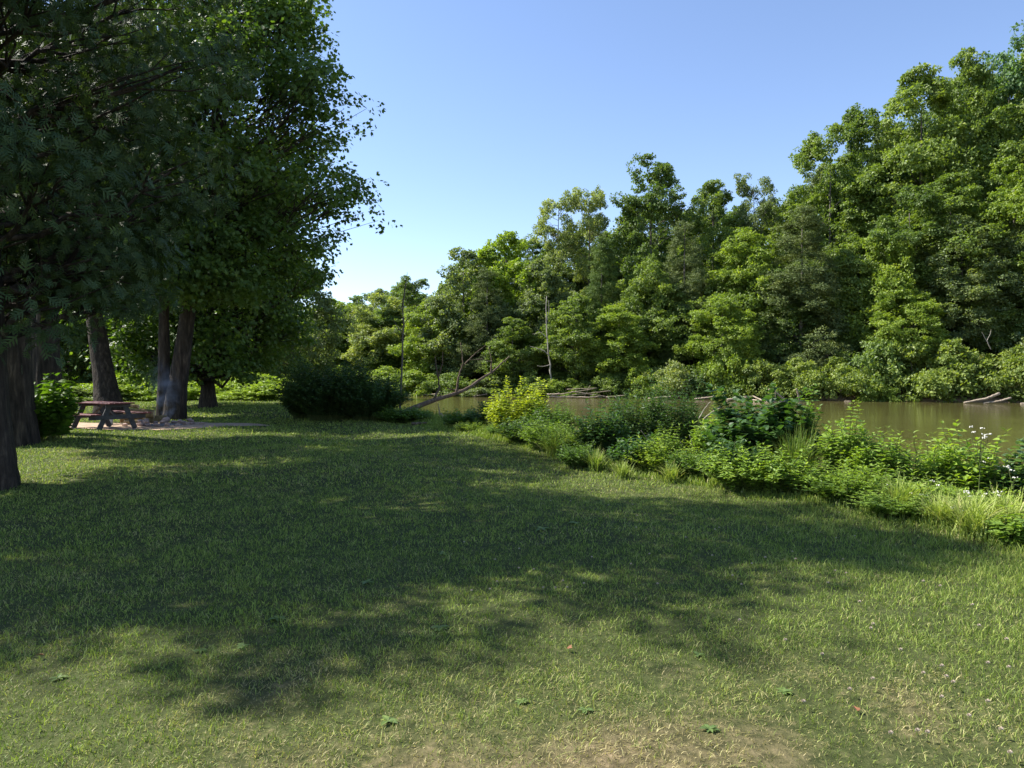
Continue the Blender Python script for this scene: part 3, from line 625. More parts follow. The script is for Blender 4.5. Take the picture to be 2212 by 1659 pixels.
B = [
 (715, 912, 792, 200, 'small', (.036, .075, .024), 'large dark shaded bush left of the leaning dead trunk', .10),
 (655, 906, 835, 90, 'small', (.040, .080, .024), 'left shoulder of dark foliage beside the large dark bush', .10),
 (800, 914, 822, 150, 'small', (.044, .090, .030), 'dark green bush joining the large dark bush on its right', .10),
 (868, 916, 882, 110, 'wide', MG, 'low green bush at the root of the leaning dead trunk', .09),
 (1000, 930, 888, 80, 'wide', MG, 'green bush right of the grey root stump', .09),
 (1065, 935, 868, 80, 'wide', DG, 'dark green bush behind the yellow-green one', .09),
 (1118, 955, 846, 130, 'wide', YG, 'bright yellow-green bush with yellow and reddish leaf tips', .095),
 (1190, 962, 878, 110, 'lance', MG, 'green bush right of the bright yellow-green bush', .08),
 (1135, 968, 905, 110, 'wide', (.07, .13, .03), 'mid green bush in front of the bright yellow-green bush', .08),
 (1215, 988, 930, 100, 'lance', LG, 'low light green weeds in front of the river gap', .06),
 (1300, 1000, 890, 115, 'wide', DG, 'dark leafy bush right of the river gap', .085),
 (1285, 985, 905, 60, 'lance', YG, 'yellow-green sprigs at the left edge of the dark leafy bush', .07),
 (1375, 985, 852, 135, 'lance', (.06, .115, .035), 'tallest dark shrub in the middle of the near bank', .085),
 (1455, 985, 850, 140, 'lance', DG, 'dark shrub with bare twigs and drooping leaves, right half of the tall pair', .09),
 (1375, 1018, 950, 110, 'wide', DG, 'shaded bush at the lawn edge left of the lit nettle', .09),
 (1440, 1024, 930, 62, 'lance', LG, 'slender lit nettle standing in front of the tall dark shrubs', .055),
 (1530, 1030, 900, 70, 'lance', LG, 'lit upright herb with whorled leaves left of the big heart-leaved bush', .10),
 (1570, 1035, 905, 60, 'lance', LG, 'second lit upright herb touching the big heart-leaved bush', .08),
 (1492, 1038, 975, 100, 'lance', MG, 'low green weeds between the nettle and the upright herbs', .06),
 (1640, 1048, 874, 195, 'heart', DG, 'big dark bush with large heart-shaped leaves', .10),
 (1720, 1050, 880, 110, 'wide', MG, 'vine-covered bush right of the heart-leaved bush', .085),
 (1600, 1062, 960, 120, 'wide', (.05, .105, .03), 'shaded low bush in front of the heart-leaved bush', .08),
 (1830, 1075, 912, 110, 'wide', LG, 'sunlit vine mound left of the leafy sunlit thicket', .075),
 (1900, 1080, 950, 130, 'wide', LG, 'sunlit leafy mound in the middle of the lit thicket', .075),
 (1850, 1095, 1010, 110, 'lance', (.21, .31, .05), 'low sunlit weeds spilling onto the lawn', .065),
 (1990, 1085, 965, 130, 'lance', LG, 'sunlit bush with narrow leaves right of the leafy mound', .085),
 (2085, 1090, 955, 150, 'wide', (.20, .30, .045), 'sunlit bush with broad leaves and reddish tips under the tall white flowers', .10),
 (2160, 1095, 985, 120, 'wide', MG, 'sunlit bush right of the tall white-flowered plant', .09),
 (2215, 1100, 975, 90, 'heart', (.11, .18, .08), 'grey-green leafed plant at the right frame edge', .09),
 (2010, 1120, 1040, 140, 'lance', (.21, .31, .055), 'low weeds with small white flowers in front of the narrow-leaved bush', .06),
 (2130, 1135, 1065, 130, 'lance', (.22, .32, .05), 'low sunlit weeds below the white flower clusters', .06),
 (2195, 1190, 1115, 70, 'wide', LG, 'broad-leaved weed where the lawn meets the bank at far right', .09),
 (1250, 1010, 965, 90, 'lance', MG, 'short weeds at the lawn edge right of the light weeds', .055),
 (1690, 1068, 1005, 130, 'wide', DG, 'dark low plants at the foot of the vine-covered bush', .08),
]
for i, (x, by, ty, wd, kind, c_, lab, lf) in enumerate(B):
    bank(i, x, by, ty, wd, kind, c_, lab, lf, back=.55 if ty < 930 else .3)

rf = random.Random(8); gf = [shoots(500 + k, .55, .55, 150, .085, T_lance(.4, .2), spacing=.05) for k in range(4)]
gf = [(a.mesh('foliage'), b.mesh('stem')) for a, b in gf]
for a, b in gf: a.materials.append(M['leaf']); b.materials.append(M['stem'])
poly_ = NEAR_EDGE[2:11]
for k in range(15):
    t_ = rf.random() ** 1.2 * (len(poly_) - 1); i0 = int(t_); f0 = t_ - i0; dx, dy = poly_[i0 + 1][0] - poly_[i0][0], poly_[i0 + 1][1] - poly_[i0][1]; L_ = math.hypot(dx, dy); o_ = rf.uniform(.1, .9)
    x, y = poly_[i0][0] + dx * f0 + dy / L_ * o_, poly_[i0][1] + dy * f0 - dx / L_ * o_
    if y < 5: continue
    q_ = rf.uniform(.7, 1.25); root = empty('leafy_weed', (x, y, tz(x, y)), rf.uniform(0, 6.3), (q_, q_, q_ * rf.uniform(.6, 1.1)))
    fm, sm_ = gf[k % 4]; obj('foliage', fm, parent=root, color=[LG, (.20, .29, .04), (.15, .24, .035), MG][k % 4]); obj('stem', sm_, parent=root)
    tag(root, 'knee-high leafy weed filling the gaps between the larger bank bushes', 'plant', 'small weeds filling the near bank')

# big-leaved bush below the cedars
p = gp(52, 965)
g, st = shoots(77, .58, 1.45, 110, .19, T_heart(), spacing=.13, dense=2, upw=.5)
plant('big_leaved_bush', p.x, p.y + .8, g, st, (.085, .165, .020), 'bush with big heart-shaped leaves between the cedar trunks and the picnic table', 'shrub')
g, st = shoots(78, .35, 2.0, 10, .22, T_heart(), spacing=.18, dense=2, upw=.5, splay=.35)
plant('big_leaved_bush', p.x - .15, p.y + 1.3, g, st, (.075, .15, .018), 'tall shoots of big leaves rising behind the heart-leaved bush', 'shrub')

# white-flowered tall herbs and flower heads
def flower_herb(seed, x, y, h, nhead, label, name='flowering_herb', spread=.25, rad=.019):
    r = np.random.default_rng(seed); root = empty(name, (x, y, tz(x, y))); st = Geo(); fl = Geo(); lf = Geo(); P, D, N2 = [], [], []
    tube(st, curve((0, 0, -.1), (.02, 0, h * .75), 8, jit=.01, rng=r), np.linspace(.008, .004, 8), 5)
    heads = []
    for k in range(nhead):
        a = r.uniform(0, 6.28); q = spread * math.sqrt(r.random()); e = (q * math.cos(a), q * math.sin(a), h * r.uniform(.8, 1.0) - q * .3)
        s0 = h * r.uniform(.4, .7); tube(st, curve((.015, 0, s0), e, 6, bow=(0, 0, -.02), jit=.006, rng=r), np.linspace(.004, .002, 6), 4); heads.append(e)
        for j in range(7):                                  # flat cluster of little white discs
            o = r.normal(0, rad * .75, 3) * [1, 1, .3]; n = 7; th = np.linspace(0, 6.283, n, endpoint=False); rr_ = rad * .42
            V = [(e[0] + o[0], e[1] + o[1], e[2] + o[2] + .006)] + [(e[0] + o[0] + rr_ * math.cos(t_), e[1] + o[1] + rr_ * math.sin(t_), e[2] + o[2] + .002 * math.sin(3 * t_)) for t_ in th]
            fl.add(V, [(0, 1 + q_, 1 + (q_ + 1) % n) for q_ in range(n)])
            fl.add(np.array(V) - [0, 0, .004], [(0, 1 + (q_ + 1) % n, 1 + q_) for q_ in range(n)])
    for j in range(16):
        z = h * (.15 + .6 * j / 16); a = j * 2.4; P.append((.01, 0, z)); D.append((math.cos(a), math.sin(a), .3)); N2.append((0, 0, 1))
    scatter(lf, T_lance(.25, .2), np.array(P), np.array(D, float), np.array(N2, float), .07, .5)
    obj('stem', st, M['stem'], root); obj('flower_head', fl, M['petal'], root); obj('foliage', lf, M['leaf'], root, LG)
    return tag(root, label, 'flower', 'white flowers on the near river bank')
FLW = [(2115, 900, 8.3, 7, .16, 'tallest white-flowered herb sticking up against the river at right'), (2108, 1058, 7.6, 5, .10, 'brightest white flower cluster low in the sunlit weeds'),
       (2150, 1052, 7.5, 3, .08, 'small white flowers right of the brightest cluster'), (1985, 1062, 7.9, 3, .10, 'white flowers in the low weeds left of the brightest cluster'),
       (1925, 1035, 8.3, 3, .12, 'flat white flowers at the foot of the sunlit leafy mound'), (2060, 1090, 7.2, 2, .08, 'pair of white flowers nearest to the lawn'),
       (2150, 975, 8.6, 5, .15, 'white flowers above the bush near the right edge'), (2190, 1000, 8.0, 4, .12, 'white flowers at the right frame edge'), (2030, 1030, 8.0, 2, .08, 'small white flowers half hidden in the narrow-leaved bush')]
for i, (x, y, d, nh, sp_, lab) in enumerate(FLW):
    q = at(x, y, d); flower_herb(60 + i, q.x, q.y, max(q.z - tz(q.x, q.y), .2), nh, lab, spread=sp_)

# ------------------------------------------------------------------ grass
def blades(g, x, y, h, wdt, lean, v, dry, rng, zoff=0.0):
    n = len(x); a = rng.uniform(0, 6.283, n); b = rng.uniform(0, 6.283, n)
    z = terrain(x, y) - .004 + zoff
    ux, uy = np.cos(a) * wdt / 2, np.sin(a) * wdt / 2
    lx, ly = np.cos(b) * lean * h, np.sin(b) * lean * h
    hz = h * np.sqrt(np.clip(1 - np.minimum(lean, .97) ** 2, .03, 1))
    V = np.zeros((n, 5, 3))
    V[:, 0] = np.stack([x - ux, y - uy, z], 1); V[:, 1] = np.stack([x + ux, y + uy, z], 1)
    V[:, 2] = np.stack([x - ux * .8 + lx * .35, y - uy * .8 + ly * .35, z + hz * .62], 1); V[:, 3] = np.stack([x + ux * .8 + lx * .35, y + uy * .8 + ly * .35, z + hz * .62], 1)
    V[:, 4] = np.stack([x + lx, y + ly, z + hz], 1)
    T = np.array([[0, 1, 3], [0, 3, 2], [2, 3, 4]])[None] + (np.arange(n) * 5)[:, None, None]
    g.add(V.reshape(-1, 3), T.reshape(-1, 3), np.repeat(v, 5), np.repeat(dry, 5))
m, t, out = new_mat('grass_blade')
av = N_(t, 'ShaderNodeAttribute', attribute_name='v'); ad = N_(t, 'ShaderNodeAttribute', attribute_name='dry')
gr = ramp(t, av.outputs['Fac'], [(0, (.065, .110, .020)), (.5, (.168, .240, .040)), (1, (.36, .42, .105))])
st_ = ramp(t, av.outputs['Fac'], [(0, (.19, .15, .06)), (.5, (.38, .32, .15)), (1, (.56, .48, .25))])
c = mixc(t, ad.outputs['Fac'], gr, st_)
p = N_(t, 'ShaderNodeBsdfPrincipled'); p.inputs['Roughness'].default_value = .55; p.inputs['Specular IOR Level'].default_value = .3; t.links.new(c, p.inputs['Base Color'])
tr = N_(t, 'ShaderNodeBsdfTranslucent'); t.links.new(mixc(t, 1.0, c, (1.5, 1.6, .7), 'MULTIPLY'), tr.inputs['Color'])
mx = N_(t, 'ShaderNodeMixShader'); mx.inputs[0].default_value = .28; t.links.new(p.outputs[0], mx.inputs[1]); t.links.new(tr.outputs[0], mx.inputs[2]); t.links.new(mx.outputs[0], out.inputs['Surface'])
M['grass'] = m
r = np.random.default_rng(5); g = Geo()
def lawn_pts(y0, y1, dens):
    n = int((y1 - y0) * (1.9 * y1 + 3) * dens); y = r.uniform(y0, y1, n); x = r.uniform(-1, 1, n) * (.95 * y1 + 1.5)
    k = (np.abs(x) < .82 * y + 1.2); x, y = x[k], y[k]
    s = sdist(x, y, NEAR_EDGE); k = (s < .9 + .3 * np.sin(x * 3) ) & (in_patch(x, y) > 1.0); return x[k], y[k]
for (y0, y1, dens, w0, h0) in ((2.2, 4.2, 9000, .0034, .028), (4.2, 6.5, 5600, .0043, .029), (6.5, 10, 2900, .0063, .031), (10, 16, 1150, .011, .040), (16, 26, 450, .019, .046), (26, 46, 130, .034, .06)):
    x, y = lawn_pts(y0, y1, dens); n = len(x)
    dr = dryness(x, y); clump = vnoise(x * 5.5, y * 5.5, 8) * .6 + vnoise(x * 17, y * 17, 9) * .4
    keep = r.random(n) < np.clip(1.15 - .5 * np.clip(dr - .35, 0, 1), .5, 1) * np.clip(.45 + clump * 1.1, 0, 1); x, y, dr, clump = x[keep], y[keep], dr[keep], clump[keep]; n = len(x)
    isdry = np.clip((r.random(n) < (dr * .85 + .16)) * r.uniform(.5, 1, n) + (dr - .3) * .3, 0, 1)
    green_right = sstep(1.5, 4.5, x)
    h = h0 * r.gamma(6, 1 / 6, n) * (.6 + .9 * clump) * (1 - .3 * isdry) * (1 + .5 * green_right)
    lean = np.clip(r.normal(.72 + .25 * isdry - .2 * green_right, .25, n), .05, .985)
    blades(g, x, y, h, w0 * r.uniform(.7, 1.4, n), lean, np.clip(r.normal(.5, .27, n) + (clump - .5) * .4, 0, 1), isdry, r)
x = r.uniform(-9, 9, 90000); y = r.uniform(-1.5, 10, 90000); s_ = sdist(x, y, NEAR_EDGE); k = (np.abs(x) > .82 * y + 1.1) & (s_ < 1.0); x, y = x[k], y[k]; n = len(x)   # lawn to the sides of the view
cl_ = vnoise(x * 5.5, y * 5.5, 8); blades(g, x, y, .05 * r.gamma(6, 1 / 6, n) * (.6 + .9 * cl_), .007 * r.uniform(.7, 1.4, n), np.clip(r.normal(.6, .25, n), .05, .97), np.clip(r.normal(.5, .25, n), 0, 1), (r.random(n) < .2) * .8, r)
print('lawn blades', g.n // 5)
tag(obj('lawn_grass', g, M['grass']), 'short mown lawn, green with worn straw-coloured patches', 'grass', kind='stuff')

# taller unmown grass fringe along the bank and behind the lawn
g = Geo(); poly = np.array(NEAR_EDGE[1:14], float)
seg = np.hypot(*np.diff(poly, axis=0).T); cum = np.concatenate([[0], np.cumsum(seg)])
n = 52000; s = r.uniform(0, cum[-1], n) ; s = cum[-1] * (s / cum[-1]) ** 1.25
x = np.interp(s, cum, poly[:, 0]); y = np.interp(s, cum, poly[:, 1]); off = np.abs(r.normal(0, .8, n)) - .12
i_ = np.clip(np.searchsorted(cum, s) - 1, 0, len(seg) - 1); dx, dy = np.diff(poly, axis=0)[i_].T / seg[i_]
x = x + dy * off; y = y - dx * off
k = y > 1.5; x, y, off = x[k], y[k], off[k]; n = len(x)
cl = vnoise(x * 2.2, y * 2.2, 12); k = r.random(n) < .35 + cl * .8; x, y, off, cl = x[k], y[k], off[k], cl[k]; n = len(x)
h = (.07 + .24 * np.clip(off + .12, 0, 1.0) * (0.4 + cl)) * r.uniform(.6, 1.3, n)
blades(g, x, y, h, (.004 + .0009 * y) * r.uniform(.7, 1.4, n), np.clip(r.normal(.42, .2, n), .02, .95), np.clip(r.normal(.58, .18, n), 0, 1), (r.random(n) < .05) * .6, r)
tag(obj('bank_grass', g, M['grass']), 'tall unmown grass along the edge of the near bank', 'grass', kind='stuff')

# arching grass tussocks
def tussock(seed, x, y, R, H, n, label, v=.5, dry=0):
    r = np.random.default_rng(seed); g = Geo()
    for k in range(n):
        a = r.uniform(0, 6.28); q = r.random() ** .6; b0 = np.array([r.normal(0, R * .16), r.normal(0, R * .16), 0]); h = H * r.uniform(.6, 1.1)
        L = R * q * 1.1; s = np.linspace(0, 1, 7); w_ = .006 * (1 - s ** 2) + .0006
        P = np.stack([b0[0] + L * math.cos(a) * s ** 1.6, b0[1] + L * math.sin(a) * s ** 1.6, h * (1.25 * s - .45 * q * s ** 3 - .1)], 1)
        u = np.array([-math.sin(a), math.cos(a), 0]); V = np.concatenate([P - u * w_[:, None], P + u * w_[:, None]])
        T = [(i, i + 7, i + 8) for i in range(6)] + [(i, i + 8, i + 1) for i in range(6)]
        g.add(V, T, np.clip(v + r.normal(0, .12), 0, 1), dry if r.random() < .9 else .6)
    o = obj('grass_tussock', g, M['grass']); o.location = (x, y, tz(x, y)); tag(o, label, 'grass', 'grass tussocks on the near bank'); return o
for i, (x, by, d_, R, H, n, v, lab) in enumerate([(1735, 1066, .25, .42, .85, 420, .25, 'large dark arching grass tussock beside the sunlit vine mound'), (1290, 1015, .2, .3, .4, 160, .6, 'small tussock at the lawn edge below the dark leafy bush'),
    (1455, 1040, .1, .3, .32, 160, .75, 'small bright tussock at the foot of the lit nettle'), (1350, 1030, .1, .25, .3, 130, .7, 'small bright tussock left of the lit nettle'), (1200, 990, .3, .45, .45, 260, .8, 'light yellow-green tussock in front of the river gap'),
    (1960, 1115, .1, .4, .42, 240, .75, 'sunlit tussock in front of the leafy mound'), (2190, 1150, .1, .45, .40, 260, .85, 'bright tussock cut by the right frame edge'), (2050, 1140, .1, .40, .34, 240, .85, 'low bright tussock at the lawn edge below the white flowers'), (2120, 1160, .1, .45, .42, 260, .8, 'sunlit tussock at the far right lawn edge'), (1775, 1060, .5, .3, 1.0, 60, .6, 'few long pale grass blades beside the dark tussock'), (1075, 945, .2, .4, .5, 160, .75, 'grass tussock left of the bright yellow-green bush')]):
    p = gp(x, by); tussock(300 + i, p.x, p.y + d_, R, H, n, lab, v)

# weeds, clover, fallen leaf in the lawn
def rosette(seed, x, y, R, n, label):
    r = np.random.default_rng(seed); g = Geo(); a = np.arange(n) * 2.4 + r.normal(0, .2, n)
    scatter(g, T_lance(.52, .25), np.zeros((n, 3)) + [0, 0, .008], np.stack([np.cos(a), np.sin(a), r.uniform(.12, .4, n)], 1), np.stack([-.5 * np.cos(a), -.5 * np.sin(a), np.ones(n)], 1), R * r.uniform(.6, 1.1, n), np.clip(r.normal(.6, .15, n), 0, 1))
    o = obj('plantain_weed', g, M['leaf'], color=(.13, .20, .06)); o.location = (x, y, tz(x, y)); tag(o, label, 'weed', 'broad-leaved weeds in the lawn')
for i, (x, y, R, lab) in enumerate([(597, 1352, .11, 'broad-leaved weed in the lawn, left of centre at the shadow edge'), (520, 1412, .09, 'small weed rosette in the sunlit lawn left of centre'), (835, 1590, .09, 'pair-leaved weed in the straw-coloured foreground'), (950, 1375, .10, 'weed rosette in the middle foreground at the shadow edge'), (790, 1265, .10, 'large weed in the shaded lawn left of centre'),
    (955, 1198, .10, 'weed in the shaded lawn near the centre'), (1265, 1565, .07, 'small weed in the dry foreground right of centre'), (1125, 1545, .06, 'tiny weed in the dry foreground centre'), (1510, 1430, .07, 'weed in the sunlit lawn right of centre'), (1695, 1510, .08, 'weed in the greener lawn at lower right'), (1170, 1150, .15, 'patch of broad weeds in the shaded middle lawn'), (1240, 1140, .13, 'second patch of broad weeds in the shaded middle lawn'), (1535, 1600, .08, 'weed near the lower right of the dry foreground'), (120, 1470, .08, 'weed in the lit lawn at lower left'), (430, 1420, .07, 'weed in the lit grass left of the small rosette')]):
    p = gp(x, y); rosette(400 + i, p.x, p.y, R * .62, 9, lab)

rc = np.random.default_rng(12)
hd = Geo(); nb = 34; ph = np.arccos(1 - 1.6 * (np.arange(nb) + .5) / nb); az = np.arange(nb) * 2.4
dv = np.stack([np.sin(ph) * np.cos(az), np.sin(ph) * np.sin(az), np.cos(ph)], 1)
scatter(hd, T_lance(.45, .1), dv * .003, dv + [0, 0, .15], np.roll(dv, 1, axis=1) + .01, .0105, .5)
hdm = hd.mesh('flower_head'); hdm.materials.append(M['clover'])
sg = Geo(); tube(sg, [(0, 0, -.05), (.002, 0, -.02), (0, 0, 0)], .0012, 5); sgm = sg.mesh('stem'); sgm.materials.append(M['stem'])
def clover(x, y, h, s, label, group):
    root = empty('clover_flower', (x, y, tz(x, y) + h)); root.scale = (s, s, s)
    obj('flower_head', hdm, parent=root); obj('stem', sgm, parent=root); tag(root, label, 'flower', group)
spots = [(2050, 1478), (2040, 1455), (2185, 1460), (2170, 1590), (2190, 1638), (2140, 1532), (1988, 1586), (2065, 1490), (1600, 1355), (1655, 1220), (1860, 1320), (1890, 1366), (1885, 1375), (2105, 1325), (2120, 1370), (1998, 1270), (2035, 1280), (2010, 1590), (2000, 1470), (2040, 1520),
         (1740, 1525), (1840, 1500), (1930, 1590), (2100, 1560), (1780, 1430), (1950, 1420), (2180, 1400), (1890, 1480), (2140, 1450), (1700, 1400)]
for (x, y) in spots:
    p = gp(x, y, .05); clover(p.x, p.y, .05, .8, 'pinkish white clover head in the sunlit lawn at lower right', 'clover heads in the sunlit lawn')
for k in range(46):
    x = rc.uniform(1000, 1900); y = rc.uniform(1030, 1290) ; p = gp(x, y, .045)
    if sdist(np.array([p.x]), np.array([p.y]), NEAR_EDGE)[0] < -.15: clover(p.x, p.y, .045, .7, 'tiny white clover head in the shaded lawn', 'clover heads in the shaded lawn')
for i, (x, y, lab) in enumerate([(1855, 1556, 'curled orange-brown dead leaf in the lower right lawn'), (88, 1425, 'reddish dead leaf in the lit grass at lower left'), (1228, 1415, 'small tan dead leaf at the shadow edge right of centre')]):
    p = gp(x, y); g = Geo(); V0, T0 = T_maple(); V = V0 * .038; V[:, 2] += .35 * V[:, 0] ** 2 / .03 + .012; g.add(V, T0); o = obj('dead_leaf', g, M['brown_leaf']); o.location = (p.x, p.y, tz(p.x, p.y) + .012); o.rotation_euler = (.25, .3, i * 2.0); tag(o, lab, 'leaf', 'dead leaves on the lawn')

# ------------------------------------------------------------------ dead wood
def wood(name, parts, mat, label, cat='driftwood', group=None, part=None, seed=0):
    """parts: list of (points, r0, r1, name); first one is the thing's base"""
    r = np.random.default_rng(seed); base = Vector(parts[0][0][0])
    if len(parts) == 1:
        if mat is M['driftwood']: parts = [(parts[0][0], parts[0][1] * .62, parts[0][2] * .62, 's')]
        g = Geo(); g.smooth = True; pts = np.array([Vector(p) - base for p in parts[0][0]])
        s = np.linspace(0, 1, 14); P = np.stack([np.interp(s, np.linspace(0, 1, len(pts)), pts[:, k]) for k in range(3)], 1); P[1:-1] += r.normal(0, parts[0][1] * .25, (12, 3))
        tube(g, P, np.linspace(parts[0][1], parts[0][2], 14), 8, wob=.08, rng=r); o = obj(name, g, mat); o.location = base; return tag(o, label, cat, group)
    root = empty(name, base)
    for pts, r0, r1, nm in parts:
        if mat is M['driftwood']: r0, r1 = r0 * .75, r1 * .75
        g = Geo(); g.smooth = True; pts = np.array([Vector(p) - base for p in pts]); s = np.linspace(0, 1, 16)
        P = np.stack([np.interp(s, np.linspace(0, 1, len(pts)), pts[:, k]) for k in range(3)], 1); P[1:-1] += r.normal(0, r0 * .22, (14, 3))
        tube(g, P, np.linspace(r0, r1, 16), 8, wob=.08, rng=r); obj(nm, g, mat, root)
    return tag(root, label, cat, group)
wood('leaning_dead_tree', [([at(862, 896, 25.2), at(900, 880, 26), at(945, 862, 27.2), at(1010, 842, 29), at(1050, 812, 31), at(1078, 790, 32), at(1100, 770, 33)], .11, .025, 'trunk'),
    ([at(938, 862, 27), at(950, 835, 27.2), at(944, 800, 27.3), at(940, 770, 27.4)], .055, .015, 'branch'), ([at(946, 815, 27.2), at(955, 790, 27.1), at(957, 760, 27)], .04, .012, 'branch'),
    ([at(985, 850, 28.3), at(990, 815, 28.4), at(1000, 785, 28.5), at(995, 740, 28.7)], .05, .012, 'branch'), ([at(1000, 790, 28.5), at(1025, 765, 28.8), at(1050, 745, 29)], .03, .008, 'branch'),
    ([at(1060, 805, 31.3), at(1062, 780, 31.4), at(1056, 750, 31.6)], .04, .01, 'branch'), ([at(1062, 782, 31.4), at(1040, 775, 31.2), at(1015, 778, 31)], .025, .008, 'branch'),
    ([at(1010, 842, 29), at(985, 843, 28.7), at(965, 838, 28.4)], .035, .012, 'branch')], M['dead_wood'], 'dead trunk leaning out over the river with bare upright branches', 'dead tree', seed=1)
wood('bare_pole_tree', [([at(864, 905, 26.5), at(866, 850, 26.5), at(869, 780, 26.5), at(872, 700, 26.4), at(870, 660, 26.4)], .05, .022, 'trunk'), ([at(870, 662, 26.4), at(876, 620, 26.3), at(880, 588, 26.3)], .034, .006, 'branch'),
    ([at(870, 705, 26.4), at(880, 690, 26.2), at(890, 684, 26)], .02, .006, 'branch'), ([at(869, 720, 26.4), at(858, 705, 26.5), at(850, 690, 26.6)], .018, .006, 'branch')], M['bark_far'], 'thin bare pole of a tree standing beside the dark bush', 'tree', seed=2)
d = shore(1185 * K) + .6
wood('birch_tree', [([at(1192, 838, d), at(1188, 790, d), at(1182, 740, d), at(1180, 690, d), at(1181, 640, d)], .09, .03, 'trunk'), ([at(1187, 770, d), at(1176, 758, d), at(1160, 752, d), at(1145, 748, d)], .05, .015, 'branch'),
    ([at(1182, 730, d), at(1168, 718, d), at(1150, 722, d)], .045, .012, 'branch'), ([at(1188, 788, d), at(1172, 792, d), at(1160, 790, d)], .04, .012, 'branch'), ([at(1180, 700, d), at(1186, 670, d), at(1185, 650, d)], .035, .012, 'branch')], M['bark_pale'], 'pale birch stem with bare side twigs on the dark far bank', 'tree', seed=3)
d = shore(2110 * K) + 2.0
wood('bare_sapling', [([at(2140, 755, d), at(2130, 735, d), at(2120, 718, d)], .04, .01, 'trunk'), ([at(2131, 737, d), at(2138, 722, d), at(2140, 712, d)], .025, .008, 'branch')], M['bark_pale'], 'bare forked sapling above the thicket near the right edge', 'tree', seed=4)
# fallen white branches in the water
def wl(x, y): # point on the water surface
    dd = min(F * (EYE - WATER_Z) / (y * K - HOR), shore(x * K) - 1.7); return Vector(((x * K - 512) / F * dd, dd, WATER_Z + .04))
d = wl(1690, 868).y
wood('fallen_branch', [([wl(1625, 866), wl(1660, 868), wl(1710, 867.6), wl(1745, 867.6)], .14, .06, 'trunk'), ([wl(1700, 867.6), wl(1698, 867.6) + Vector((-.9, 0, .75)), wl(1693, 867.6) + Vector((-1.25, 0, 1.0))], .10, .11, 'branch'),
    ([wl(1728, 867.6), wl(1727, 867.6) + Vector((-.12, 0, .6)), wl(1727, 867.6) + Vector((-.25, 0, 1.05))], .08, .09, 'branch'), ([wl(1650, 868) + Vector((0, 0, .02)), wl(1640, 866) + Vector((-.5, 0, .35)), wl(1632, 866) + Vector((-1.0, 0, .3))], .10, .07, 'branch'),
    ([wl(1675, 868), wl(1675, 868) + Vector((0, 0, .9))], .04, .02, 'branch')], M['driftwood'], 'bleached fallen branches with two stubs sticking out of the river', seed=5)
wood('floating_stick', [([wl(1824, 862), wl(1838, 868)], .06, .05, 's')], M['driftwood'], 'short pale stick lying in the water right of the fallen branches', seed=6)
wood('stranded_log', [([wl(2082, 867), wl(2130, 864.5) + Vector((0, 0, .35)), wl(2165, 862) + Vector((0, .3, .75))], .10, .20, 's')], M['driftwood'], 'upper one of two bleached logs stranded at the far right shore', group='stranded logs at the far right', seed=7)
wood('stranded_log', [([wl(2125, 867.5), wl(2155, 866) + Vector((0, 0, .12)), wl(2190, 863) + Vector((0, .3, .4))], .10, .15, 's')], M['driftwood'], 'lower one of two bleached logs stranded at the far right shore', group='stranded logs at the far right', seed=8)
wood('stranded_log', [([wl(2205, 866.5), wl(2240, 865)], .12, .12, 's')], M['driftwood'], 'dark log at the waterline cut by the right frame edge', group='stranded logs at the far right', seed=9)
rj = random.Random(3)
DL = ['lowest long pale driftwood pole in the pile on the far shore', 'long driftwood pole slanting up to the right in the pile', 'second slanting driftwood pole in the pile', 'short thick driftwood piece at the left end of the pile', 'driftwood pole crossing the middle of the pile', 'thin steep driftwood stick in the pile', 'driftwood pole at the right end of the pile', 'thin stick on top of the driftwood pile']
for k, (xa, ya, ha, xb, yb, hb, r0) in enumerate([(1185, 857, .05, 1300, 857, .1, .12), (1190, 856, .15, 1285, 855, .9, .08), (1210, 857, .1, 1320, 856, .7, .07), (1182, 856, .3, 1215, 856, .35, .13), (1235, 857, .6, 1310, 857, .15, .07), (1262, 857, .1, 1275, 856, 1.2, .05), (1310, 857, .1, 1350, 857, .3, .09), (1225, 856, .8, 1290, 856, .95, .05)]):
    a0, b0 = wl(xa, ya), wl(xb, yb); a0.z += ha; b0.z += hb; wood('driftwood_pole', [([a0, (a0 + b0) / 2, b0], r0, r0 * .7, 's')], M['driftwood'], DL[k], group='driftwood pile on the far shore', seed=20 + k)
for k, (xa, xb, y, lab) in enumerate([(882, 905, 853.5, 'pale log at the far shore left of the leaning dead trunk'), (905, 950, 854, 'log half sunk at the far shore under the leaning dead trunk branches'), (1020, 1052, 855, 'driftwood log at the far shore under the middle of the leaning trunk'), (1400, 1450, 858.5, 'pale log at the shore left of the tall near shrubs'), (1500, 1545, 859, 'driftwood seen just above the tall dark near shrub'), (1570, 1620, 861, 'low log at the far shore left of the fallen white branches')]):
    a0, b0 = wl(xa, y), wl(xb, y); b0.z += .25; wood('shore_log', [([a0, b0], .13, .10, 's')], M['driftwood'], lab, group='single logs along the far shore', seed=40 + k)
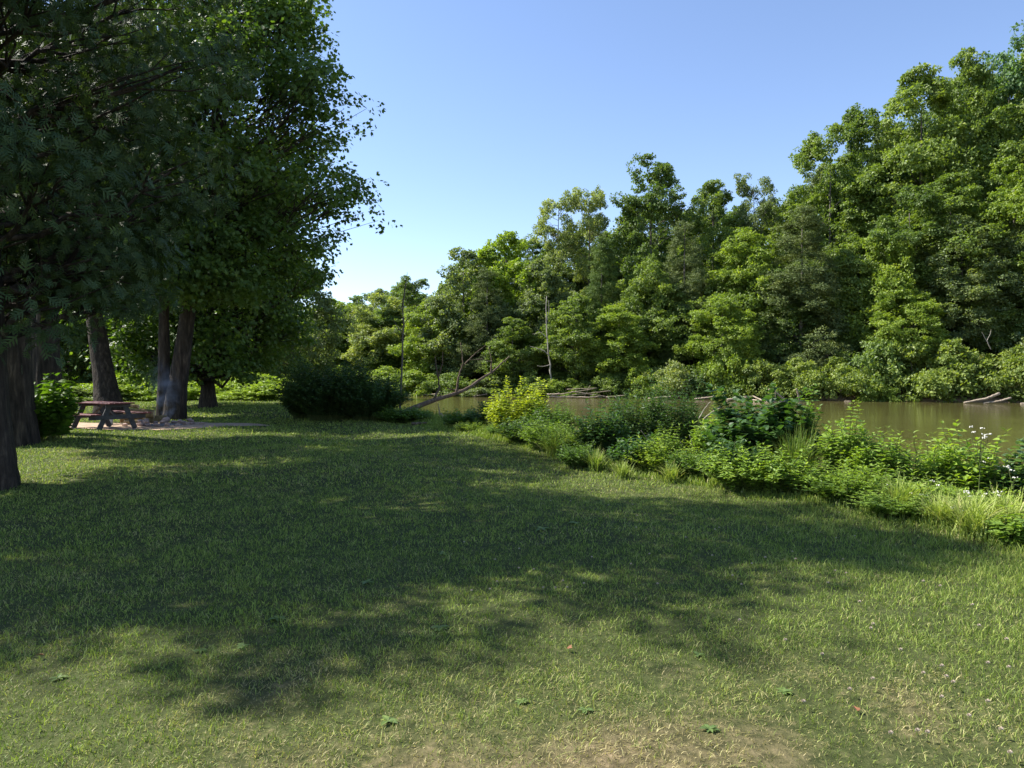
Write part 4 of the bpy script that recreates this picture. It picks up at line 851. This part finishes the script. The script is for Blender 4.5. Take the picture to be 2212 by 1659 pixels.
# grey root stump and weathered plank on the near bank
p = gp(945, 916)
wood('root_stump', [([p + Vector((-.1, .9, -.5)), p + Vector((-.02, .9, .05)), p + Vector((.05, .95, .28))], .13, .06, 'stump'), ([p + Vector((.0, .9, .1)), p + Vector((-.04, .95, .35)), p + Vector((-.08, .95, .62))], .05, .012, 'spike'),
    ([p + Vector((0, .9, 0)), p + Vector((-.28, .85, -.02)), p + Vector((-.42, .8, -.14))], .075, .04, 'root'), ([p + Vector((0, .9, 0)), p + Vector((.22, .85, .02)), p + Vector((.34, .8, .1))], .08, .04, 'root'), ([p + Vector((-.1, .9, -.1)), p + Vector((-.2, .8, -.2)), p + Vector((-.12, .7, -.3))], .06, .03, 'root')], M['driftwood'], 'bleached grey root stump with a spike at the edge of the near bank', 'stump', seed=11)
wood('weathered_plank', [([gp(888, 920) + Vector((0, .1, .05)), gp(945, 919.5) + Vector((0, .1, .06))], .05, .045, 's')], M['dead_wood'], 'weathered beam lying in the grass left of the root stump', 'beam', seed=12)
for k, (x0, y0, x1, y1) in enumerate([(1420, 985, 1385, 930), (1430, 980, 1400, 938), (1500, 1010, 1470, 955), (1505, 1000, 1490, 940), (1520, 905, 1560, 880), (1510, 905, 1535, 868)]):
    wood('dead_twig', [([at(x0, y0, 11.6), at((x0 + x1) / 2, (y0 + y1) / 2 - 4, 11.5), at(x1, y1, 11.4)], .009, .004, 's')], M['bark_pale'], 'bare grey twig poking out of the tall dark shrubs', 'twig', 'bare twigs in the tall dark shrubs', seed=60 + k)

# ------------------------------------------------------------------ picnic table
import bmesh
def box_bm(bm, size, loc, rot=None, bev=.006):
    r_ = bmesh.ops.create_cube(bm, size=1.0); vs = r_['verts']; bmesh.ops.scale(bm, vec=size, verts=vs)
    e = list({e for v in vs for e in v.link_edges}); rb_ = bmesh.ops.bevel(bm, geom=e, offset=bev, segments=1, affect='EDGES'); vs = list({v for f in rb_['faces'] for v in f.verts} | {v for v in vs if v.is_valid})
    if rot: bmesh.ops.rotate(bm, matrix=rot, verts=vs)
    bmesh.ops.translate(bm, vec=loc, verts=vs)
def bobj(name, boxes, mat, parent):
    bm = bmesh.new()
    for b_ in boxes: box_bm(bm, *b_)
    me = bpy.data.meshes.new(name); bm.to_mesh(me); bm.free(); return obj(name, me, mat, parent)
tx, ty_ = -11.75, 20.3
tb = empty('picnic_table', (tx, ty_, tz(tx, ty_) + .012), math.radians(59))
tag(tb, 'wooden picnic table with dark red planks and grey legs at the edge of the dirt', 'picnic table')
bobj('tabletop', [((.135, 1.85, .038), ((k - 2) * .148, 0, .745)) for k in range(5)], M['red_plank'], tb)
for s in (-1, 1): bobj('bench', [((.13, 1.85, .038), (s * (.66 + q * .142), 0, .445)) for q in (0, 1)], M['red_plank'], tb)
for yy in (-.66, .66):
    for s in (-1, 1):
        rot = Matrix.Rotation(s * -math.radians(24), 3, 'Y')
        bobj('leg', [((.14, .038, .80), (s * .36, yy, .36), rot, .004)], M['grey_timber'], tb)
    e_ = .039 if yy < 0 else -.039
    bobj('seat_support', [((1.60, .036, .13), (0, yy + e_ * -1, .36))], M['grey_timber'], tb)
    bobj('top_support', [((.70, .036, .09), (0, yy + e_ * -1, .68))], M['grey_timber'], tb)
for s in (-1, 1): bobj('brace', [((.08, .80, .036), (0, s * .34, .53), Matrix.Rotation(s * math.radians(-30), 3, 'X') @ Matrix.Identity(3), .004)], M['grey_timber'], tb)

# ------------------------------------------------------------------ fire ring, stones, wood, smoke
def rock(seed, x, y, z, s, label, group):
    r_ = random.Random(seed); bm = bmesh.new(); bmesh.ops.create_icosphere(bm, subdivisions=2, radius=1)
    pl = [Vector((r_.uniform(-1, 1), r_.uniform(-1, 1), r_.uniform(-1, 1))).normalized() for _ in range(9)]
    for v in bm.verts:
        for q in pl:
            h = v.co.dot(q)
            if h > .62: v.co -= q * (h - .62)
        v.co *= 1 + r_.uniform(-.04, .04)
    me = bpy.data.meshes.new('stone'); bm.to_mesh(me); bm.free(); o = obj('stone', me, M['stone'])
    o.scale = (s * r_.uniform(.9, 1.4), s * r_.uniform(.8, 1.2), s * r_.uniform(.6, .85)); o.rotation_euler = (r_.uniform(-.3, .3), r_.uniform(-.3, .3), r_.uniform(0, 6)); o.location = (x, y, z)
    return tag(o, label, 'stone', group)
fc = Vector((-10.8, 22.0)); fz = tz(fc.x, fc.y) + .02
SL = ['front', 'front right', 'right', 'back right', 'back', 'back left', 'left', 'front left']
k = 0
for lay, (n, rr_, zz, ss) in enumerate(((16, .58, .05, .105), (9, .56, .15, .085))):
    for j in range(n):
        a = j / n * 6.283 + lay * .2 - math.pi / 2; k += 1
        if lay and 3 < j < 6: continue
        rock(k, fc.x + 1.35 * rr_ * math.cos(a), fc.y + rr_ * math.sin(a), fz + zz, ss, 'pinkish brown stone in the ' + ('upper' if lay else 'lower') + ' course of the fire ring, ' + SL[int(((j / n) * 8 + .5) % 8)] + ' side', 'stones of the fire ring')
for j, (x, y, s, lab) in enumerate([(-13.3, 20.2, .09, 'pale stone lying left of the picnic table'), (-13.0, 19.95, .07, 'smaller pale stone left of the picnic table'), (-9.6, 21.8, .08, 'loose stone just right of the fire ring'), (-11.85, 21.6, .10, 'loose stone just left of the fire ring'), (-10.8, 22.0, .15, 'largest stone leaning inside the fire ring')]):
    rock(80 + j, x, y, tz(x, y) + s * .5 + (.1 if j == 4 else 0), s, lab, 'loose stones near the fire ring')
g = Geo(); nn = 20; th = np.linspace(0, 6.283, nn, endpoint=False)
g.add(np.concatenate([[(0, 0, .07)], np.stack([.72 * np.cos(th), .5 * np.sin(th), np.full(nn, .015)], 1)]), [(0, 1 + i, 1 + (i + 1) % nn) for i in range(nn)])
o = obj('ash_heap', g, M['ash']); o.location = (fc.x, fc.y, fz); tag(o, 'grey ash heap inside the fire ring', 'ash')
def log(p0, p1, r0, label, ends=True):
    p0, p1 = Vector(p0), Vector(p1); root = empty('firewood_log', p0); g = Geo(); g.smooth = True; r_ = np.random.default_rng(int(abs(p0.x * 1000)))
    q = np.array(p1 - p0); tube(g, curve((0, 0, 0), q, 6, jit=.01, rng=r_), np.full(6, r0), 10, wob=.06, rng=r_, cap=False); obj('bark', g, M['firewood'], root)
    dn = Vector(q).normalized()
    for nm, c, s in (('cut_end', np.zeros(3), -1), ('cut_end', q, 1)):
        g = Geo(); c = np.array(c) - np.array(dn) * s * .012; tube(g, [c, c + np.array(dn) * .02 * s], r0 * .96, 10); obj(nm, g, M['cut_wood'], root)
    tag(root, label, 'log', 'firewood beside the fire ring')
zf = tz(-11, 22.6) + .02
log((-12.65, 22.75, zf + .15), (-11.85, 23.1, zf + .17), .14, 'left thick log at the bottom of the firewood pile')
log((-12.35, 22.45, zf + .36), (-11.55, 22.75, zf + .30), .15, 'thick mossy log on top of the firewood pile with a pale cut end')
log((-11.8, 22.6, zf + .12), (-11.4, 23.2, zf + .15), .11, 'right log at the bottom of the firewood pile')
log((-12.2, 22.2, zf + .08), (-11.6, 22.3, zf + .10), .075, 'thin split log lying in front of the firewood pile')
log((-12.3, 22.6, zf + .58), (-12.0, 22.65, zf + .54), .06, 'short yellowish stick of wood on the very top of the pile')
bk = empty('bucket', (-12.75, 22.2, tz(-12.75, 22.2) + .02))
g = Geo(); g.smooth = True; tube(g, [(0, 0, 0), (0, 0, .1), (0, 0, .36)], [.15, .155, .18], 20); obj('body', g, M['pale_bucket'], bk)
g = Geo(); a = np.linspace(0, 6.283, 25); tube(g, np.stack([.185 * np.cos(a), .185 * np.sin(a), np.full(25, .35)], 1), .012, 6, cap=False); obj('rim', g, M['pale_bucket'], bk)
tag(bk, 'pale upright bucket seen under the picnic table', 'bucket')

# smoke
bm = bmesh.new(); bmesh.ops.create_icosphere(bm, subdivisions=4, radius=1)
for v in bm.verts:
    s = (v.co.z + 1) / 2; rr_ = .30 + .45 * s
    v.co = Vector((v.co.x * rr_ * 1.0 - .5 * s * s + .12 * math.sin(5 * s), v.co.y * rr_, s * 2.3 + .15))
me = bpy.data.meshes.new('smoke'); bm.to_mesh(me); bm.free()
m, t, out = new_mat('campfire_smoke'); f = noise(t, 2.6, 5, .6); 
tc = N_(t, 'ShaderNodeTexCoord'); sx = N_(t, 'ShaderNodeSeparateXYZ'); t.links.new(tc.outputs['Generated'], sx.inputs[0])
def mth(op, a, b):
    n = N_(t, 'ShaderNodeMath', operation=op)
    for i, q in enumerate((a, b)):
        if isinstance(q, (int, float)): n.inputs[i].default_value = q
        else: t.links.new(q, n.inputs[i])
    return n.outputs[0]
fx = mth('MAXIMUM', mth('SUBTRACT', f, .45), 0); fade = mth('MAXIMUM', mth('SUBTRACT', 1.0, sx.outputs['Z']), 0)
rx = mth('SUBTRACT', sx.outputs['X'], .62); fx = mth('MULTIPLY', fx, mth('MAXIMUM', mth('SUBTRACT', 1.0, mth('MULTIPLY', mth('MULTIPLY', rx, rx), 11.0)), 0))
dens = mth('MULTIPLY', mth('MULTIPLY', fx, mth('MULTIPLY', fade, fade)), 14.0)
pv = N_(t, 'ShaderNodeVolumePrincipled'); pv.inputs['Color'].default_value = (.75, .82, .92, 1); pv.inputs['Anisotropy'].default_value = .3; t.links.new(dens, pv.inputs['Density']); t.links.new(pv.outputs[0], out.inputs['Volume'])
o = obj('smoke', me, m); o.location = (fc.x, fc.y, fz); tag(o, 'thin bluish smoke drifting up from the fire ring', 'smoke', kind='stuff')
